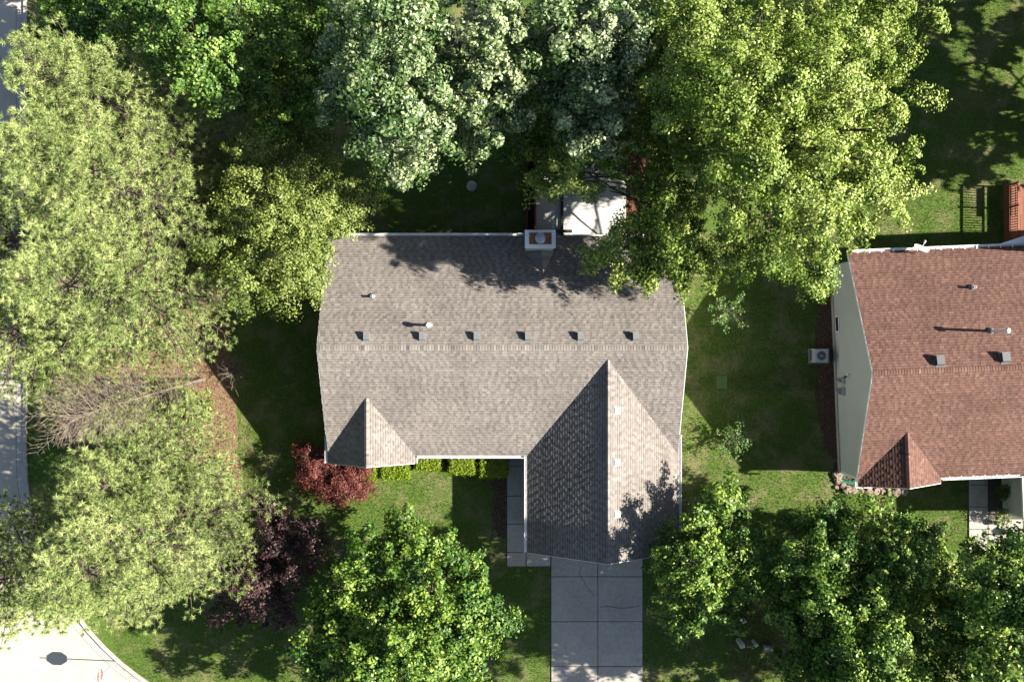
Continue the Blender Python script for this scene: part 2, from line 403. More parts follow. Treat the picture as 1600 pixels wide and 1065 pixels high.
def ridge_cap(parent, a, b, nl, nr, mat, seed, w=.14, e=.14):
    """short cap shingles folded over a ridge from a to b; nl / nr downhill directions of either side"""
    rnd = random.Random(seed); a, b = Vector(a), Vector(b); L = (b - a).length; D = (b - a) / L; s = MB()
    nl, nr = Vector(nl).normalized(), Vector(nr).normalized(); Z = Vector((0, 0, 1))
    k = int(L / e)
    for i in range(k):
        p0 = a + D * (i * e); p1 = a + D * min(L, (i + 1) * e + .03); t = min(1, max(0, .55 + rnd.gauss(0, .16)))
        h0, h1 = .040, .024
        for d in (nl, nr):
            s.quad([p0 + Z * h0, p1 + Z * h1, p1 + d * w + Z * (h1 - .002), p0 + d * w + Z * (h0 - .002)], t)
            s.quad([p0 + Z * h0, p0 + d * w + Z * (h0 - .002), p0 + d * w, p0], t)
            s.quad([p0 + d * w + Z * (h0 - .002), p1 + d * w + Z * (h1 - .002), p1 + d * w, p0 + d * w], t)
    setp(s.build('ridge_cap', mat, parent, tint=True), kind='stuff')

def gutter(parent, a, b, out, mat=None, w=.13, name='gutter'):
    """open trough from a to b; out = outward horizontal unit vector, a/b on the roof edge"""
    a, b, o = Vector(a), Vector(b), Vector(out); Z = Vector((0, 0, 1)); m = MB()
    def bar(o0, o1, z0, z1):
        m.hexa([a + o * o0 + Z * z0, b + o * o0 + Z * z0, b + o * o1 + Z * z0, a + o * o1 + Z * z0,
                a + o * o0 + Z * z1, b + o * o0 + Z * z1, b + o * o1 + Z * z1, a + o * o1 + Z * z1])
    bar(.012, .022, -.13, -.01); bar(.022, w, -.13, -.115); bar(w, w + .025, -.13, .012)
    return m.build(name, mat or M['white'], parent)

def wall_box(b, x0, x1, y0, y1, z1, tf=None): b.box(x0, x1, y0, y1, -.2, z1, tf)

# ---- main house
HE, HR = 2.54, 5.27
XL, XR, YR, YF, YB = -9.74, 8.77, -.335, -6.05, 5.55
house = thing('house', (0, 0, 0), 'grey-brown shingled single-storey house with garage wing and concrete driveway', 'house')
pf = (HR - HE) / (YR - YF); pb = (HR - HE) / (YB - YR)
w = MB()
w.prism([(XL + .35, YF + .5), (.9 + .35, YF + .5), (.9 + .35, -10.8), (8.4, -10.8), (8.4, YB - .5), (XL + .35, YB - .5)], -.2, HE - .14)
w.prism([(XL + .35, YF + .49), (XL + .35, -6.1), (-5.5, -6.1), (-5.5, YF + .49)], -.2, HE - .14)
wall = w.build('wall', M['siding'], house)
def gable(parent, tri, d, mat, name='gable_wall'):
    b = MB(); t = [Vector(p) for p in tri]; d = Vector(d); n = 3
    b.v = [tuple(p) for p in t] + [tuple(p + d) for p in t]
    b.f = [(0, 1, 2), (5, 4, 3), (0, 3, 4, 1), (1, 4, 5, 2), (2, 5, 3, 0)]; b.t = [.5] * 5
    return b.build(name, mat, parent)
gable(house, [(XL + .35, YF + .4, HE - .15), (XL + .35, YB - .4, HE - .15), (XL + .35, YR, HR - .19)], (.1, 0, 0), M['siding'])
gable(house, [(8.4, YB - .4, HE - .15), (8.4, YF + .4, HE - .15), (8.4, YR, HR - .19)], (-.1, 0, 0), M['siding'])
roof = thing('roof', (0, 0, 0), None, None); roof.parent = house
for k in ('label', 'category'):
    if k in roof: del roof[k]
GXL, GXR, GXC, GYF, GH = .81, 8.83, 4.82, -11.2, 5.0
GYB = YR - (HR - GH) / pf
BXL, BXR, BXC, BYF, BH = -9.76, -5.16, -7.46, -6.47, 4.06
BYB = YR - (HR - BH) / pf
shingle_slope(roof, [(XR, YB, HE), (XL, YB, HE), (XL, YR, HR), (XR, YR, HR)], M['shingle'], 11)
shingle_slope(roof, [(XL, YF, HE), (XR, YF, HE), (XR, YR, HR), (XL, YR, HR)], M['shingle'], 12)
shingle_slope(roof, [(GXL, YF + .12, HE), (GXL, GYF, HE), (GXC, GYF, GH), (GXC, GYB + .1, GH)], M['shingle'], 13)
shingle_slope(roof, [(GXR, GYF, HE), (GXR, -4.97, HE), (GXC, GYB + .1, GH), (GXC, GYF, GH)], M['shingle'], 14)
shingle_slope(roof, [(BXL, -4.97, HE), (BXL, BYF, HE), (BXC, BYF, BH), (BXC, BYB + .1, BH)], M['shingle'], 15)
shingle_slope(roof, [(BXR, BYF, HE), (BXR, YF + .12, HE), (BXC, BYB + .1, BH), (BXC, BYF, BH)], M['shingle'], 16)
ridge_cap(roof, (XL, YR, HR), (XR, YR, HR), (0, -1, -pf), (0, 1, -pb), M['shingle'], 17)
pg = (GH - HE) / (GXC - GXL)
ridge_cap(roof, (GXC, GYF, GH), (GXC, GYB, GH), (-1, 0, -pg), (1, 0, -pg), M['shingle'], 18)
ridge_cap(roof, (BXC, BYF, BH), (BXC, BYB, BH), (-1, 0, -.55), (1, 0, -.55), M['shingle'], 19)
gable(house, [(GXL + .4, -10.72, HE - .15), (8.4, -10.72, HE - .15), (GXC - .2, -10.72, GH - .3)], (0, .1, 0), M['siding'])
gable(house, [(XL + .35, -6.05, HE - .15), (-5.5, -6.05, HE - .15), (BXC, -6.05, BH - .22)], (0, .1, 0), M['siding'])
# rake boards (white trim under the roof edges)
def rake(parent, a, b, out, th=.16):
    a, b, o = Vector(a), Vector(b), Vector(out) * .025; Z = Vector((0, 0, 1)); m = MB()
    lo, hi = -th, -.004
    m.hexa([a + Z * lo, b + Z * lo, b + o + Z * lo, a + o + Z * lo, a + Z * hi, b + Z * hi, b + o + Z * hi, a + o + Z * hi])
    return m.build('rake_board', M['white'], parent)
for x, o in ((XL, -1), (XR, 1)):
    rake(roof, (x, YR, HR), (x, YB, HE), (o, 0, 0)); rake(roof, (x, YR, HR), (x, -4.9, HR - pf * (YR + 4.9)), (o, 0, 0))
rake(roof, (GXL, GYF, HE), (GXC, GYF, GH), (0, -1, 0)); rake(roof, (GXR, GYF, HE), (GXC, GYF, GH), (0, -1, 0))
rake(roof, (BXL, BYF, HE), (BXC, BYF, BH), (0, -1, 0)); rake(roof, (BXR, BYF, HE), (BXC, BYF, BH), (0, -1, 0))
gutter(house, (XL + .25, YB, HE), (.62, YB, HE), (0, 1, 0))
gutter(house, (BXR + .15, YF, HE), (GXL - .15, YF, HE), (0, -1, 0))
gutter(house, (GXL, YF - .04, HE), (GXL, GYF, HE), (-1, 0, 0))
gutter(house, (GXR, GYF, HE), (GXR, -4.97, HE), (1, 0, 0))
gutter(house, (BXL, BYF, HE), (BXL, -4.97, HE), (-1, 0, 0))
gutter(house, (BXR, BYF, HE), (BXR, YF - .1, HE), (1, 0, 0))
gutter(house, (3.2, YB, HE), (XR - .2, YB, HE), (0, 1, 0), w=.06)
# doors and windows on the walls
def window(parent, x0, x1, y, z0, z1, out):
    f = MB()
    t = .06; y1 = y + out * .05
    ya, yb = min(y, y1), max(y, y1)
    f.box(x0, x1, ya, yb, z0, z0 + t); f.box(x0, x1, ya, yb, z1 - t, z1); f.box(x0, x0 + t, ya, yb, z0 + t, z1 - t); f.box(x1 - t, x1, ya, yb, z0 + t, z1 - t)
    f.box((x0 + x1) / 2 - .02, (x0 + x1) / 2 + .02, ya, yb, z0 + t, z1 - t)
    o = f.build('window', M['white'], parent)
    g = MB(); yg = y + out * .015; g.box(x0 + t, x1 - t, min(y, yg), max(y, yg), z0 + t, z1 - t); g.build('pane', M['glass'], o)
window(house, -8.6, -6.4, -6.1, 1.0, 2.3, -1); window(house, -4.2, -2.6, YF + .5, 1.0, 2.3, -1)
window(house, -7.5, -5.9, YB - .5, 1.0, 2.2, 1); window(house, -3.4, -2.2, YB - .5, 1.0, 2.2, 1)
gd = MB(); gd.box(2.4, 7.3, -10.85, -10.8, 0, 2.2); gdo = gd.build('garage_door', M['white'], house)
for i in range(4):
    for j in range(4):
        q = MB(); q.bevbox(2.55 + 1.2 * i, 3.6 + 1.2 * i, -.0, .4, 0, .025, .02, tf=lambda a, b, c, j=j: (a, -10.85 - c, .1 + .54 * j + b)); q.build('door_panel', M['white'], gdo)
fd = MB(); fd.box(-.6, .35, YF + .44, YF + .5, 0, 2.05); fdo = fd.build('door', M['redwood'], house)
hd = MB(); hd.lathe([(.03, -.02), (.03, .03)], (.25, YF + .42, 1.0), 8); hd.build('handle', M['galv'], fdo)

# cricket behind the chimney
ck = thing('cricket', (0, 0, 0), None, None); ck.parent = roof; del_keys = [k for k in ('label', 'category') if k in ck]
for k in del_keys: del ck[k]
def zrear(y): return HR - pb * (y - YR)
cxm = 1.46; cyb = 4.68; ctop = (1.62, 3.45)
kA, kB, kT, kC = (.66, cyb, zrear(cyb) + .01), (2.2, cyb, zrear(cyb) + .01), (ctop[0], ctop[1], zrear(ctop[1]) + .02), (cxm + .05, cyb, zrear(cyb) + .62)
def tri_shingles(a, b, c, seed):
    m = MB(); m.quad([a, b, c], .45)
    # strips that follow the slope, stepped like courses
    a, b, c = Vector(a), Vector(b), Vector(c); n = (b - a).cross(c - a).normalized()
    rnd = random.Random(seed)
    for i in range(10):
        t0, t1 = i / 10, (i + 1) / 10
        p0 = a.lerp(c, t0); q0 = b.lerp(c, t0); p1 = a.lerp(c, t1); q1 = b.lerp(c, t1)
        h = n * .012
        m.quad([p0 + h, q0 + h, q1, p1], rnd.uniform(.35, .7)); m.quad([p0, q0, q0 + h, p0 + h], .4)
    return m
tri_shingles(kC, kA, kT, 1).build('cricket_slope', M['shingle'], ck, tint=True)
tri_shingles(kB, kC, kT, 2).build('cricket_slope', M['shingle'], ck, tint=True)

# chimney
chim = thing('chimney', (1.4, 5.1, 0), 'white chimney chase with rusty top pan and round flue cap at the back eave', 'chimney')
b = MB(); b.box(.7, 2.12, 4.70, 5.48, 0, 5.12); chw = b.build('chase', M['siding'], chim)
b = MB(); b.box(.64, 2.18, 4.64, 5.54, 5.12, 5.24); b.build('crown', M['white'], chim)
b = MB(); b.bevbox(.86, 1.98, 4.82, 5.4, 5.24, 5.30, .03); b.build('top_pan', M['rust'], chim)
b = MB(); b.lathe([(.16, 0), (.16, .22)], (1.42, 5.1, 5.3), 20); fl = b.build('flue', M['galv'], chim)
b = MB(); b.lathe([(.26, 0), (.27, .03), (.20, .075), (.04, .10)], (1.42, 5.1, 5.54), 24); b.build('flue_cap', M['galv'], fl, smooth=False)
for s in (-1, 1):
    b = MB(); b.box(1.42 + s * .16 - .015, 1.42 + s * .16 + .015, 5.08, 5.12, 5.3, 5.56); b.build('strap', M['galv'], fl)

# roof vents and pipes
def on_rear(px, py):
    z = 4.6
    for _ in range(8): x, y, _z = P(px, py, z); z = zrear(y)
    return x, y, z
def on_right(px, py):
    z = 4.6
    for _ in range(8): x, y, _z = P(px, py, z); z = GH - pg * (x - GXC)
    return x, y, z
def slope_frame(o, U, V):
    U, V = Vector(U).normalized(), Vector(V).normalized(); N = U.cross(V); o = Vector(o)
    return lambda a, b, c: tuple(o + U * a + V * b + N * c)
def box_vent(c, U, V, mat, label, group, size=(.30, .38, .28), name='roof_vent'):
    """slant-back box vent: low flange, hood that is higher on the downhill side"""
    t = thing(name, c, label, 'vent', group); tf = slope_frame(c, U, V); sx, sy, h = size[0] / 2, size[1] / 2, size[2]
    m = MB(); m.box(-sx - .03, sx + .03, -sy - .03, sy + .05, .004, .026, tf); m.build('flange', M['ventgrey'], t)
    m = MB(); m.hexa([tf(*p) for p in ((-sx, -sy, .024), (sx, -sy, .024), (sx, sy, .024), (-sx, sy, .024),
                                     (-sx, -sy, h), (sx, -sy, h), (sx * .94, sy * .9, h * .62), (-sx * .94, sy * .9, h * .62))])
    m.build('hood', mat, t)
    return t
rearV = (0, -1, pb); rearU = (-1, 0, 0)
labs = ['grey box vent on the back slope nearest the tall white capped pipe, pipe at its ridge corner',]
vx = [572, 659, 744, 824, 906, 992]
vlab = ['grey box vent first in the ridge row, beside the gable by the pines',
        'grey box vent second in the ridge row, just below the mushroom-capped white pipe',
        'grey box vent third in the ridge row, counted from the pine side',
        'grey box vent fourth in the ridge row, in line with the chimney edge',
        'grey box vent fifth in the ridge row, above the garage wing valley',
        'grey box vent last in the ridge row, toward the red-roofed neighbour']
for x, lb in zip(vx, vlab):
    box_vent(on_rear(x + 1, 527), rearU, rearV, M['ventgrey'], lb, 'grey box vents along the ridge')
for y, lb in ((641, 'pale box vent on the garage wing, nearest the main ridge'), (722, 'pale box vent on the garage wing, middle of three'), (803, 'pale box vent on the garage wing, nearest the driveway')):
    box_vent(on_right(963, y), (0, 1, 0), (-1, 0, pg), M['white'], lb, 'pale box vents on the garage wing', (.30, .28, .14))
def pipe(c, r, h, capr, mat, label, capmat=None, name='vent_pipe', boot=True):
    t = thing(name, c, label, 'vent pipe')
    m = MB(); m.lathe([(r, -.15), (r, h)], c, 14); m.build('pipe', mat, t)
    if boot: m = MB(); m.lathe([(r * 2.6, -.10), (r * 2.4, .02), (r * 1.15, .13)], c, 14); m.build('boot', M['ventgrey'], t)
    if capr: m = MB(); m.lathe([(capr * .9, h - .02), (capr, h + .03), (capr, h + .13), (capr * .55, h + .2)], c, 18); m.build('cap', capmat or mat, t)
    else: m = MB(); m.lathe([(r * .8, h), (r * .8, h + .004)], c, 14); m.build('opening', M['black'], t)
    return t
pipe(on_rear(582, 463), .065, .34, 0, M['white'], 'short open white plumbing pipe on the grey-brown roof')
pipe(on_rear(671, 508), .07, .62, .135, M['white'], 'white flue pipe with mushroom cap on the grey-brown roof')

# ------------------------------------------------------------------ neighbour's house
NA = math.radians(2.3); NO = (17.75, -1.58); NE_, NR_ = 3.33, 5.98
cs, sn = math.cos(NA), math.sin(NA)
def NW(u, v, z): return (NO[0] + u * cs - v * sn, NO[1] + u * sn + v * cs, z)
def ND(u, v, z=0): return (u * cs - v * sn, u * sn + v * cs, z)
nb = thing('neighbour_house', NW(0, 0, 0), 'red-brown shingled house with pale siding gable beside the lawn', 'house')
vB, vF = 6.17, -5.70; UL = 16.0
pB, pF = (NR_ - NE_) / vB, (NR_ - NE_) / -vF
m = MB(); m.prism([(.28, vF + .45), (9.3, vF + .45), (9.3, -8.3), (UL, -8.3), (UL, vB - .4), (.28, vB - .4)], -.2, NE_ - .12, NW)
m.prism([(.27, vF + .44), (.27, -5.75), (3.9, -5.75), (3.9, vF + .44)], -.2, NE_ - .12, NW)
nwall = m.build('wall', M['siding'], nb)
# lapped siding on the visible gable wall and on the wing wall, one wedge per board
def siding(parent, f, length_at, z0, z1, step=.13):
    s = MB(); z = z0
    while z < z1:
        a, c = length_at(z); zt = min(z + step, z1); a2, c2 = length_at(zt)
        s.quad([f(a, .022, z), f(c, .022, z), f(c2, .004, zt), f(a2, .004, zt)])
        s.quad([f(c, .022, z), f(a, .022, z), f(a, .0, z), f(c, .0, z)])
        z += step
    return setp(s.build('siding_boards', M['siding'], parent), kind='stuff')
def lspan(z):
    if z < NE_: return (vB - .4, vF + .0)
    return (vB - .4 - (z - NE_) / pB, vF + .0 + (z - NE_) / pF)
siding(nwall, lambda v, d, z: NW(.27 - d - (0 if z > NE_ else 0), v, z), lspan, .35, NR_ - .2)
siding(nwall, lambda v, d, z: NW(9.3 - d, v, z), lambda z: (vF + .44, -8.3), .3, NE_ - .12)
m = MB(); m.box(.20, .268, vF - .04, vB - .36, -.2, .34, NW); m.build('foundation', M['concrete'], nb)
t3 = [NW(.27, vF + .3, NE_ - .13), NW(.27, vB - .3, NE_ - .13), NW(.27, 0, NR_ - .2)]
gable(nb, t3, ND(.1, 0), M['siding'])
m = MB(); m.box(.235, .275, vF - .06, vF + .06, -.1, NE_ - .1, NW); m.build('corner_board', M['white'], nb)
m = MB(); m.box(9.26, 9.31, -8.33, -8.22, -.1, NE_ - .1, NW); m.build('corner_board', M['white'], nb)
nroof = thing('roof', NW(0, 0, 0), None, None); nroof.parent = nb; nroof.location = (0, 0, 0); ORIG[nroof.name] = ORIG[nb.name]
def nslope(c, seed): return shingle_slope(nroof, [NW(*p) for p in c], M['redshingle'], seed)
nslope([(UL, vB, NE_), (0, vB, NE_), (0, 0, NR_), (UL, 0, NR_)], 31)
nslope([(0, vF, NE_), (UL, vF, NE_), (UL, 0, NR_), (0, 0, NR_)], 32)
bu0, bu1, buc, bh, bvf = .05, 4.35, 2.2, 4.52, -6.0
bvb = -(NR_ - bh) / pF
nslope([(bu0, vF + .3, NE_), (bu0, bvf, NE_), (buc, bvf, bh), (buc, bvb + .1, bh)], 33)
nslope([(bu1, bvf, NE_), (bu1, vF + .1, NE_), (buc, bvb + .1, bh), (buc, bvf, bh)], 34)
wu0, wuc, wu1, wvf, wh = 8.75, 12.6, 16.45, -8.75, 5.3
wvb = -(NR_ - wh) / pF
nslope([(wu0, vF + .1, NE_), (wu0, wvf, NE_), (wuc, wvf, wh), (wuc, wvb + .1, wh)], 35)
nslope([(wu1, wvf, NE_), (wu1, vF + .1, NE_), (wuc, wvb + .1, wh), (wuc, wvf, wh)], 36)
ridge_cap(nroof, NW(0, 0, NR_), NW(UL, 0, NR_), ND(0, -1, -pF), ND(0, 1, -pB), M['redshingle'], 37)
ridge_cap(nroof, NW(buc, bvf, bh), NW(buc, bvb, bh), ND(-1, 0, -.55), ND(1, 0, -.55), M['redshingle'], 38)
gable(nb, [NW(bu0 + .3, -5.72, NE_ - .13), NW(bu1 - .4, -5.72, NE_ - .13), NW(buc, -5.72, bh - .2)], ND(0, .1), M['siding'])
gable(nb, [NW(wu0 + .5, -8.26, NE_ - .13), NW(wu1 - .5, -8.26, NE_ - .13), NW(wuc, -8.26, wh - .3)], ND(0, .1), M['siding'])
for a, c, o in ((NW(0, 0, NR_), NW(0, vB, NE_), ND(-1, 0)), (NW(0, 0, NR_), NW(0, vF, NE_), ND(-1, 0)), (NW(bu0, bvf, NE_), NW(buc, bvf, bh), ND(0, -1)), (NW(bu1, bvf, NE_), NW(buc, bvf, bh), ND(0, -1))):
    rake(nroof, a, c, o)
g1 = gutter(nb, NW(0, vB, NE_), NW(UL, vB, NE_), ND(0, 1)); g2 = gutter(nb, NW(bu1 + .1, vF, NE_), NW(wu0 - .15, vF, NE_), ND(0, -1)); g3 = gutter(nb, NW(wu0, vF - .1, NE_), NW(wu0, wvf, NE_), ND(-1, 0))
gutter(nb, NW(bu0, bvf, NE_), NW(bu0, vF - .05, NE_), ND(-1, 0))
gutter(nb, NW(bu0 - .1, bvf - .02, NE_ - .05), NW(bu0 + .75, bvf - .02, NE_ - .05), ND(0, -1), w=.06)
def hangers(g, f, n):
    h = MB(); h.box(-.018, .018, -.05, .15, .004, .026)
    me = None
    for i in range(n):
        u = (i + .5)
        q = MB(); q.box(-.02, .02, -.06, .15, .014, .030, lambda a, b_, c, i=i: f(i, a, b_, c)); q.build('gutter_hanger', M['white'], g)
hangers(g1, lambda i, a, b_, c: NW(.5 + .62 * i + a, vB + b_, NE_ + c), 16)
hangers(g2, lambda i, a, b_, c: NW(4.8 + .62 * i + a, vF - b_, NE_ + c), 6)
hangers(g3, lambda i, a, b_, c: NW(wu0 - b_, vF - .6 - .7 * i + a, NE_ + c), 4)
# small rear gable extension whose pale soffit shows at the picture edge
m = MB(); m.prism([(7.95, vB + .16), (9.6, vB + .16), (UL, vB + .16), (UL, vB + .75), (9.6, vB + .62)], NE_ - .06, NE_ + .02, NW); m.build('rear_soffit', M['white'], nb)
m = MB(); m.hexa([NW(*p) for p in ((9.35, vB - .35, NE_), (UL, vB - .35, NE_), (UL, vB + .6, NE_), (9.55, vB + .6, NE_), (9.75, vB - .3, NE_ + 1.9), (UL, vB - .3, NE_ + 2.2), (UL, vB + .5, NE_ + 2.2), (9.8, vB + .5, NE_ + 1.9))]); m.build('rear_dormer_wall', M['siding'], nb)
# window and meters on the gable wall
m = MB(); m.box(.20, .25, 2.05, 2.95, .55, 1.05, NW); wf = m.build('window', M['white'], nb)
m = MB(); m.box(.19, .215, 2.12, 2.88, .62, .98, NW); m.build('pane', M['glass'], wf)
# roof furniture of the neighbour
def on_n(px, py, rear=True):
    z = 5.0
    for _ in range(12):
        x, y, _z = P(px, py, z); v = -(x - NO[0]) * sn + (y - NO[1]) * cs
        z = NR_ - (pB * v if v > 0 else pF * -v)
    return x, y, z
for (x, y, lb) in ((1467, 565, 'dark box vent on the red roof, nearer the pale gable'), (1569, 560, 'dark box vent on the red roof, beside the tall white flue')):
    box_vent(on_n(x, y), ND(-1, 0), ND(0, -1, pB), M['ventdark'], lb, 'dark box vents on the red roof', (.40, .46, .32))
pipe(on_n(1518, 449), .07, .40, .0, M['white'], 'short white plumbing pipe on the red roof')
pipe(on_n(1548, 517), .07, 1.45, .13, M['white'], 'tall white flue pipe with round cap on the red roof')
# satellite dish at the back eave
dl = NW(3.55, vB - .05, NE_)
sat = thing('satellite_dish', dl, 'pale satellite dish on its arm at the back eave of the red roof', 'satellite dish')
m = MB(); m.tube([(dl[0] - .15, dl[1] - .1, dl[2] + .02), (dl[0] - .15, dl[1] - .1, dl[2] + .35), (dl[0], dl[1], dl[2] + .5)], .025, 8); m.build('mast', M['galv'], sat)
m = MB(); ax = Vector((.25, .78, .55)).normalized(); a1 = ax.orthogonal().normalized(); a2 = ax.cross(a1)
cc = Vector((dl[0] + .02, dl[1] + .02, dl[2] + .5)); rings = []
for k in range(5):
    r = .40 * k / 4; z = .55 * r * r
    rings.append([tuple(cc + ax * z + a1 * (r * math.cos(t)) + a2 * (r * .9 * math.sin(t))) for t in [2 * math.pi * i / 20 for i in range(20)]])
for k in range(4):
    for i in range(20):
        j = (i + 1) % 20; m.quad([rings[k][i], rings[k][j], rings[k + 1][j], rings[k + 1][i]])
        m.quad([tuple(Vector(q) - ax * .012) for q in (rings[k][j], rings[k][i], rings[k + 1][i], rings[k + 1][j])])
m.build('reflector', M['white'], sat, smooth=True)
m = MB(); tip = cc + ax * .5 + Vector((0, 0, -.1)); m.tube([cc - ax * .02 - a2 * 0, tip], .016, 6); arm = m.build('feed_arm', M['white'], sat)
m = MB(); m.tube([tip - ax * .06, tip + ax * .06], .045, 10); m.build('receiver', M['white'], arm)

# ---- air conditioner beside the neighbour's wall
pad0 = P(1280, 556)
pd = thing('equipment_pad', P(1279, 556), 'grey concrete pad under the air conditioner', 'concrete pad')
m = MB(); m.bevbox(P(1263, 0)[0], P(1296, 0)[0], P(0, 568)[1], P(0, 544)[1], 0, .08, .015); m.build('slab', M['ventgrey'], pd)
acx, acy, _ = P(1284, 555.5, .8)
ac = thing('air_conditioner', (acx, acy, .08), 'square beige air conditioner with round fan grille on a concrete pad', 'air conditioner')
hs = .34
m = MB(); m.bevbox(acx - hs + .03, acx + hs - .03, acy - hs + .03, acy + hs - .03, .08, .74, .02); body = m.build('body', M['ventdark'], ac)
for i in range(9):
    m = MB(); z = .14 + .065 * i
    m.box(acx - hs + .015, acx + hs - .015, acy - hs + .015, acy - hs + .03, z, z + .035); m.box(acx - hs + .015, acx + hs - .015, acy + hs - .03, acy + hs - .015, z, z + .035)
    m.box(acx - hs + .015, acx - hs + .03, acy - hs + .03, acy + hs - .03, z, z + .035); m.box(acx + hs - .03, acx + hs - .015, acy - hs + .03, acy + hs - .03, z, z + .035)
    m.build('louvre', M['acmetal'], body)
for sx in (-1, 1):
    for sy in (-1, 1):
        m = MB(); m.box(acx + sx * hs - .03, acx + sx * hs + .03, acy + sy * hs - .03, acy + sy * hs + .03, .08, .76); m.build('corner_post', M['acmetal'], ac)
m = MB()   # top plate with round hole
N = 24; hole = [(acx + .26 * math.cos(2 * math.pi * i / N), acy + .26 * math.sin(2 * math.pi * i / N)) for i in range(N)]
def sq(t):
    c, s = math.cos(t), math.sin(t); k = (hs + .02) / max(abs(c), abs(s)); return (acx + c * k, acy + s * k)
outer = [sq(2 * math.pi * i / N) for i in range(N)]
for i in range(N):
    j = (i + 1) % N
    m.quad([(*hole[i], .79), (*outer[i], .79), (*outer[j], .79), (*hole[j], .79)]); m.quad([(*outer[i], .74), (*outer[j], .74), (*outer[j], .79), (*outer[i], .79)]); m.quad([(*hole[j], .745), (*hole[i], .745), (*hole[i], .79), (*hole[j], .79)])
m.build('top_plate', M['acmetal'], ac)
for i in range(4):
    a = i * math.pi / 2 + .3; m = MB()
    m.quad([(acx + .05 * math.cos(a), acy + .05 * math.sin(a), .765), (acx + .24 * math.cos(a - .25), acy + .24 * math.sin(a - .25), .755), (acx + .24 * math.cos(a + .35), acy + .24 * math.sin(a + .35), .775), (acx + .05 * math.cos(a + .7), acy + .05 * math.sin(a + .7), .768)]); m.build('fan_blade', M['ventdark'], ac)
m = MB(); m.lathe([(.07, 0), (.07, .03)], (acx, acy, .76), 14); m.build('fan_hub', M['galv'], ac)
for r in (.11, .17, .23):
    m = MB(); m.tube([(acx + r * math.cos(2 * math.pi * i / 24), acy + r * math.sin(2 * math.pi * i / 24), .793) for i in range(25)], .004, 4, False); m.build('grille_ring', M['acmetal'], ac)
# meter boxes on wall
for (v, ww, hh, z, lb, cat) in ((-.55, .32, .5, 1.1, 'grey electricity meter box on the pale wall by the air conditioner', 'meter box'),
                           (-1.15, .42, .6, .95, 'pale cable cabinet on the pale wall next to the meter box', 'utility box')):
    c = NW(.1, v, 0); t = thing('meter_box' if cat == 'meter box' else 'cable_cabinet', NW(.1, v, z), lb, cat)
    m = MB(); m.box(.06, .24, v - ww / 2, v + ww / 2, z, z + hh, NW); m.build('case', M['acmetal'], t)
    m = MB(); m.box(.03, .06, v - ww / 2 + .04, v + ww / 2 - .04, z + .05, z + hh - .08, NW); m.build('cover', M['ventgrey'], t)
    m = MB(); m.tube([NW(.16, v, 0), NW(.16, v, z)], .025, 8); m.build('conduit', M['ventgrey'], t)
lt = thing('wall_lamp', NW(.15, -.25, 2.2), 'small white flood lamp on the pale gable wall', 'wall lamp')
m = MB(); m.box(.12, .25, -.33, -.17, 2.15, 2.3, NW); m.build('base', M['white'], lt)
m = MB(); m.tube([NW(.14, -.3, 2.2), NW(-.02, -.36, 2.12)], [.04, .07], 10); m.build('lamp_head', M['black'], lt)

# ------------------------------------------------------------------ decks
# raised deck behind the main house: pale floor, solid red-stained board wall
dz = 1.75; rtop = 2.9
dx0, dx1 = P(838, 0, rtop)[0], P(1012, 0, dz)[0]; dy0, dy1 = YB - .45, P(0, 240, dz)[1]
dk = thing('raised_deck', (dx0, dy0, 0), 'raised red-stained wooden deck with solid board wall behind the chimney', 'deck')
xm = P(978, 0, dz)[0]
fl = MB(); fl.box(dx0 - .03, xm, dy0, dy1, dz - .05, dz); fl.build('pale_floor', M['patio'], dk)
nbd = int((dx1 - xm) / .15)
for i in range(nbd):
    m = MB(); m.bevbox(xm + .15 * i + .004, xm + .15 * i + .145, dy0, dy1, dz - .05, dz + random.uniform(-.004, .003), .006); m.build('floor_board', M['redwood'], dk)
nbw = int((dy1 - dy0) / .15)
for i in range(nbw):
    m = MB(); m.box(dx0 - .05, dx0 - .025, dy0 + .15 * i + .004, dy0 + .15 * i + .146, .05, rtop - .03 + random.uniform(-.01, .01)); m.build('wall_board', M['redwood'], dk)
m = MB(); m.bevbox(dx0 - .10, dx0 + .0, dy0, dy1, rtop - .03, rtop + .01, .008); m.build('cap_rail', M['redwood'], dk)
m = MB(); m.box(dx0 - .42, dx0 - .05, dy0 + .5, dy1 - .1, 1.30, 1.36); m.build('outer_ledge', M['redwood'], dk)
m = MB(); m.box(dx0 - .53, dx0 - .43, dy0 + .5, dy1 - .1, 1.30, 2.2); m.build('outer_rail', M['redwood'], dk)
for y in (dy0 + .7, (dy0 + dy1) / 2, dy1 - .2):
    m = MB(); m.box(dx0 - .54, dx0 - .42, y - .05, y + .05, 0, 1.3); m.build('post', M['redwood'], dk)
for x, y in ((dx0 + .1, dy1 - .1), (dx1 - .1, dy1 - .1), (dx1 - .1, dy0 + .6), (xm, dy1 - .1)):
    m = MB(); m.box(x - .06, x + .06, y - .06, y + .06, 0, rtop - .1 if y > dy0 + 1 else dz - .06); m.build('post', M['redwood'], dk)
m = MB(); m.box(dx0 - .5, dx0 + .05, dy1 - .02, dy1 + .12, rtop - .15, rtop + .03); m.build('end_rail', M['orangewood'], dk)
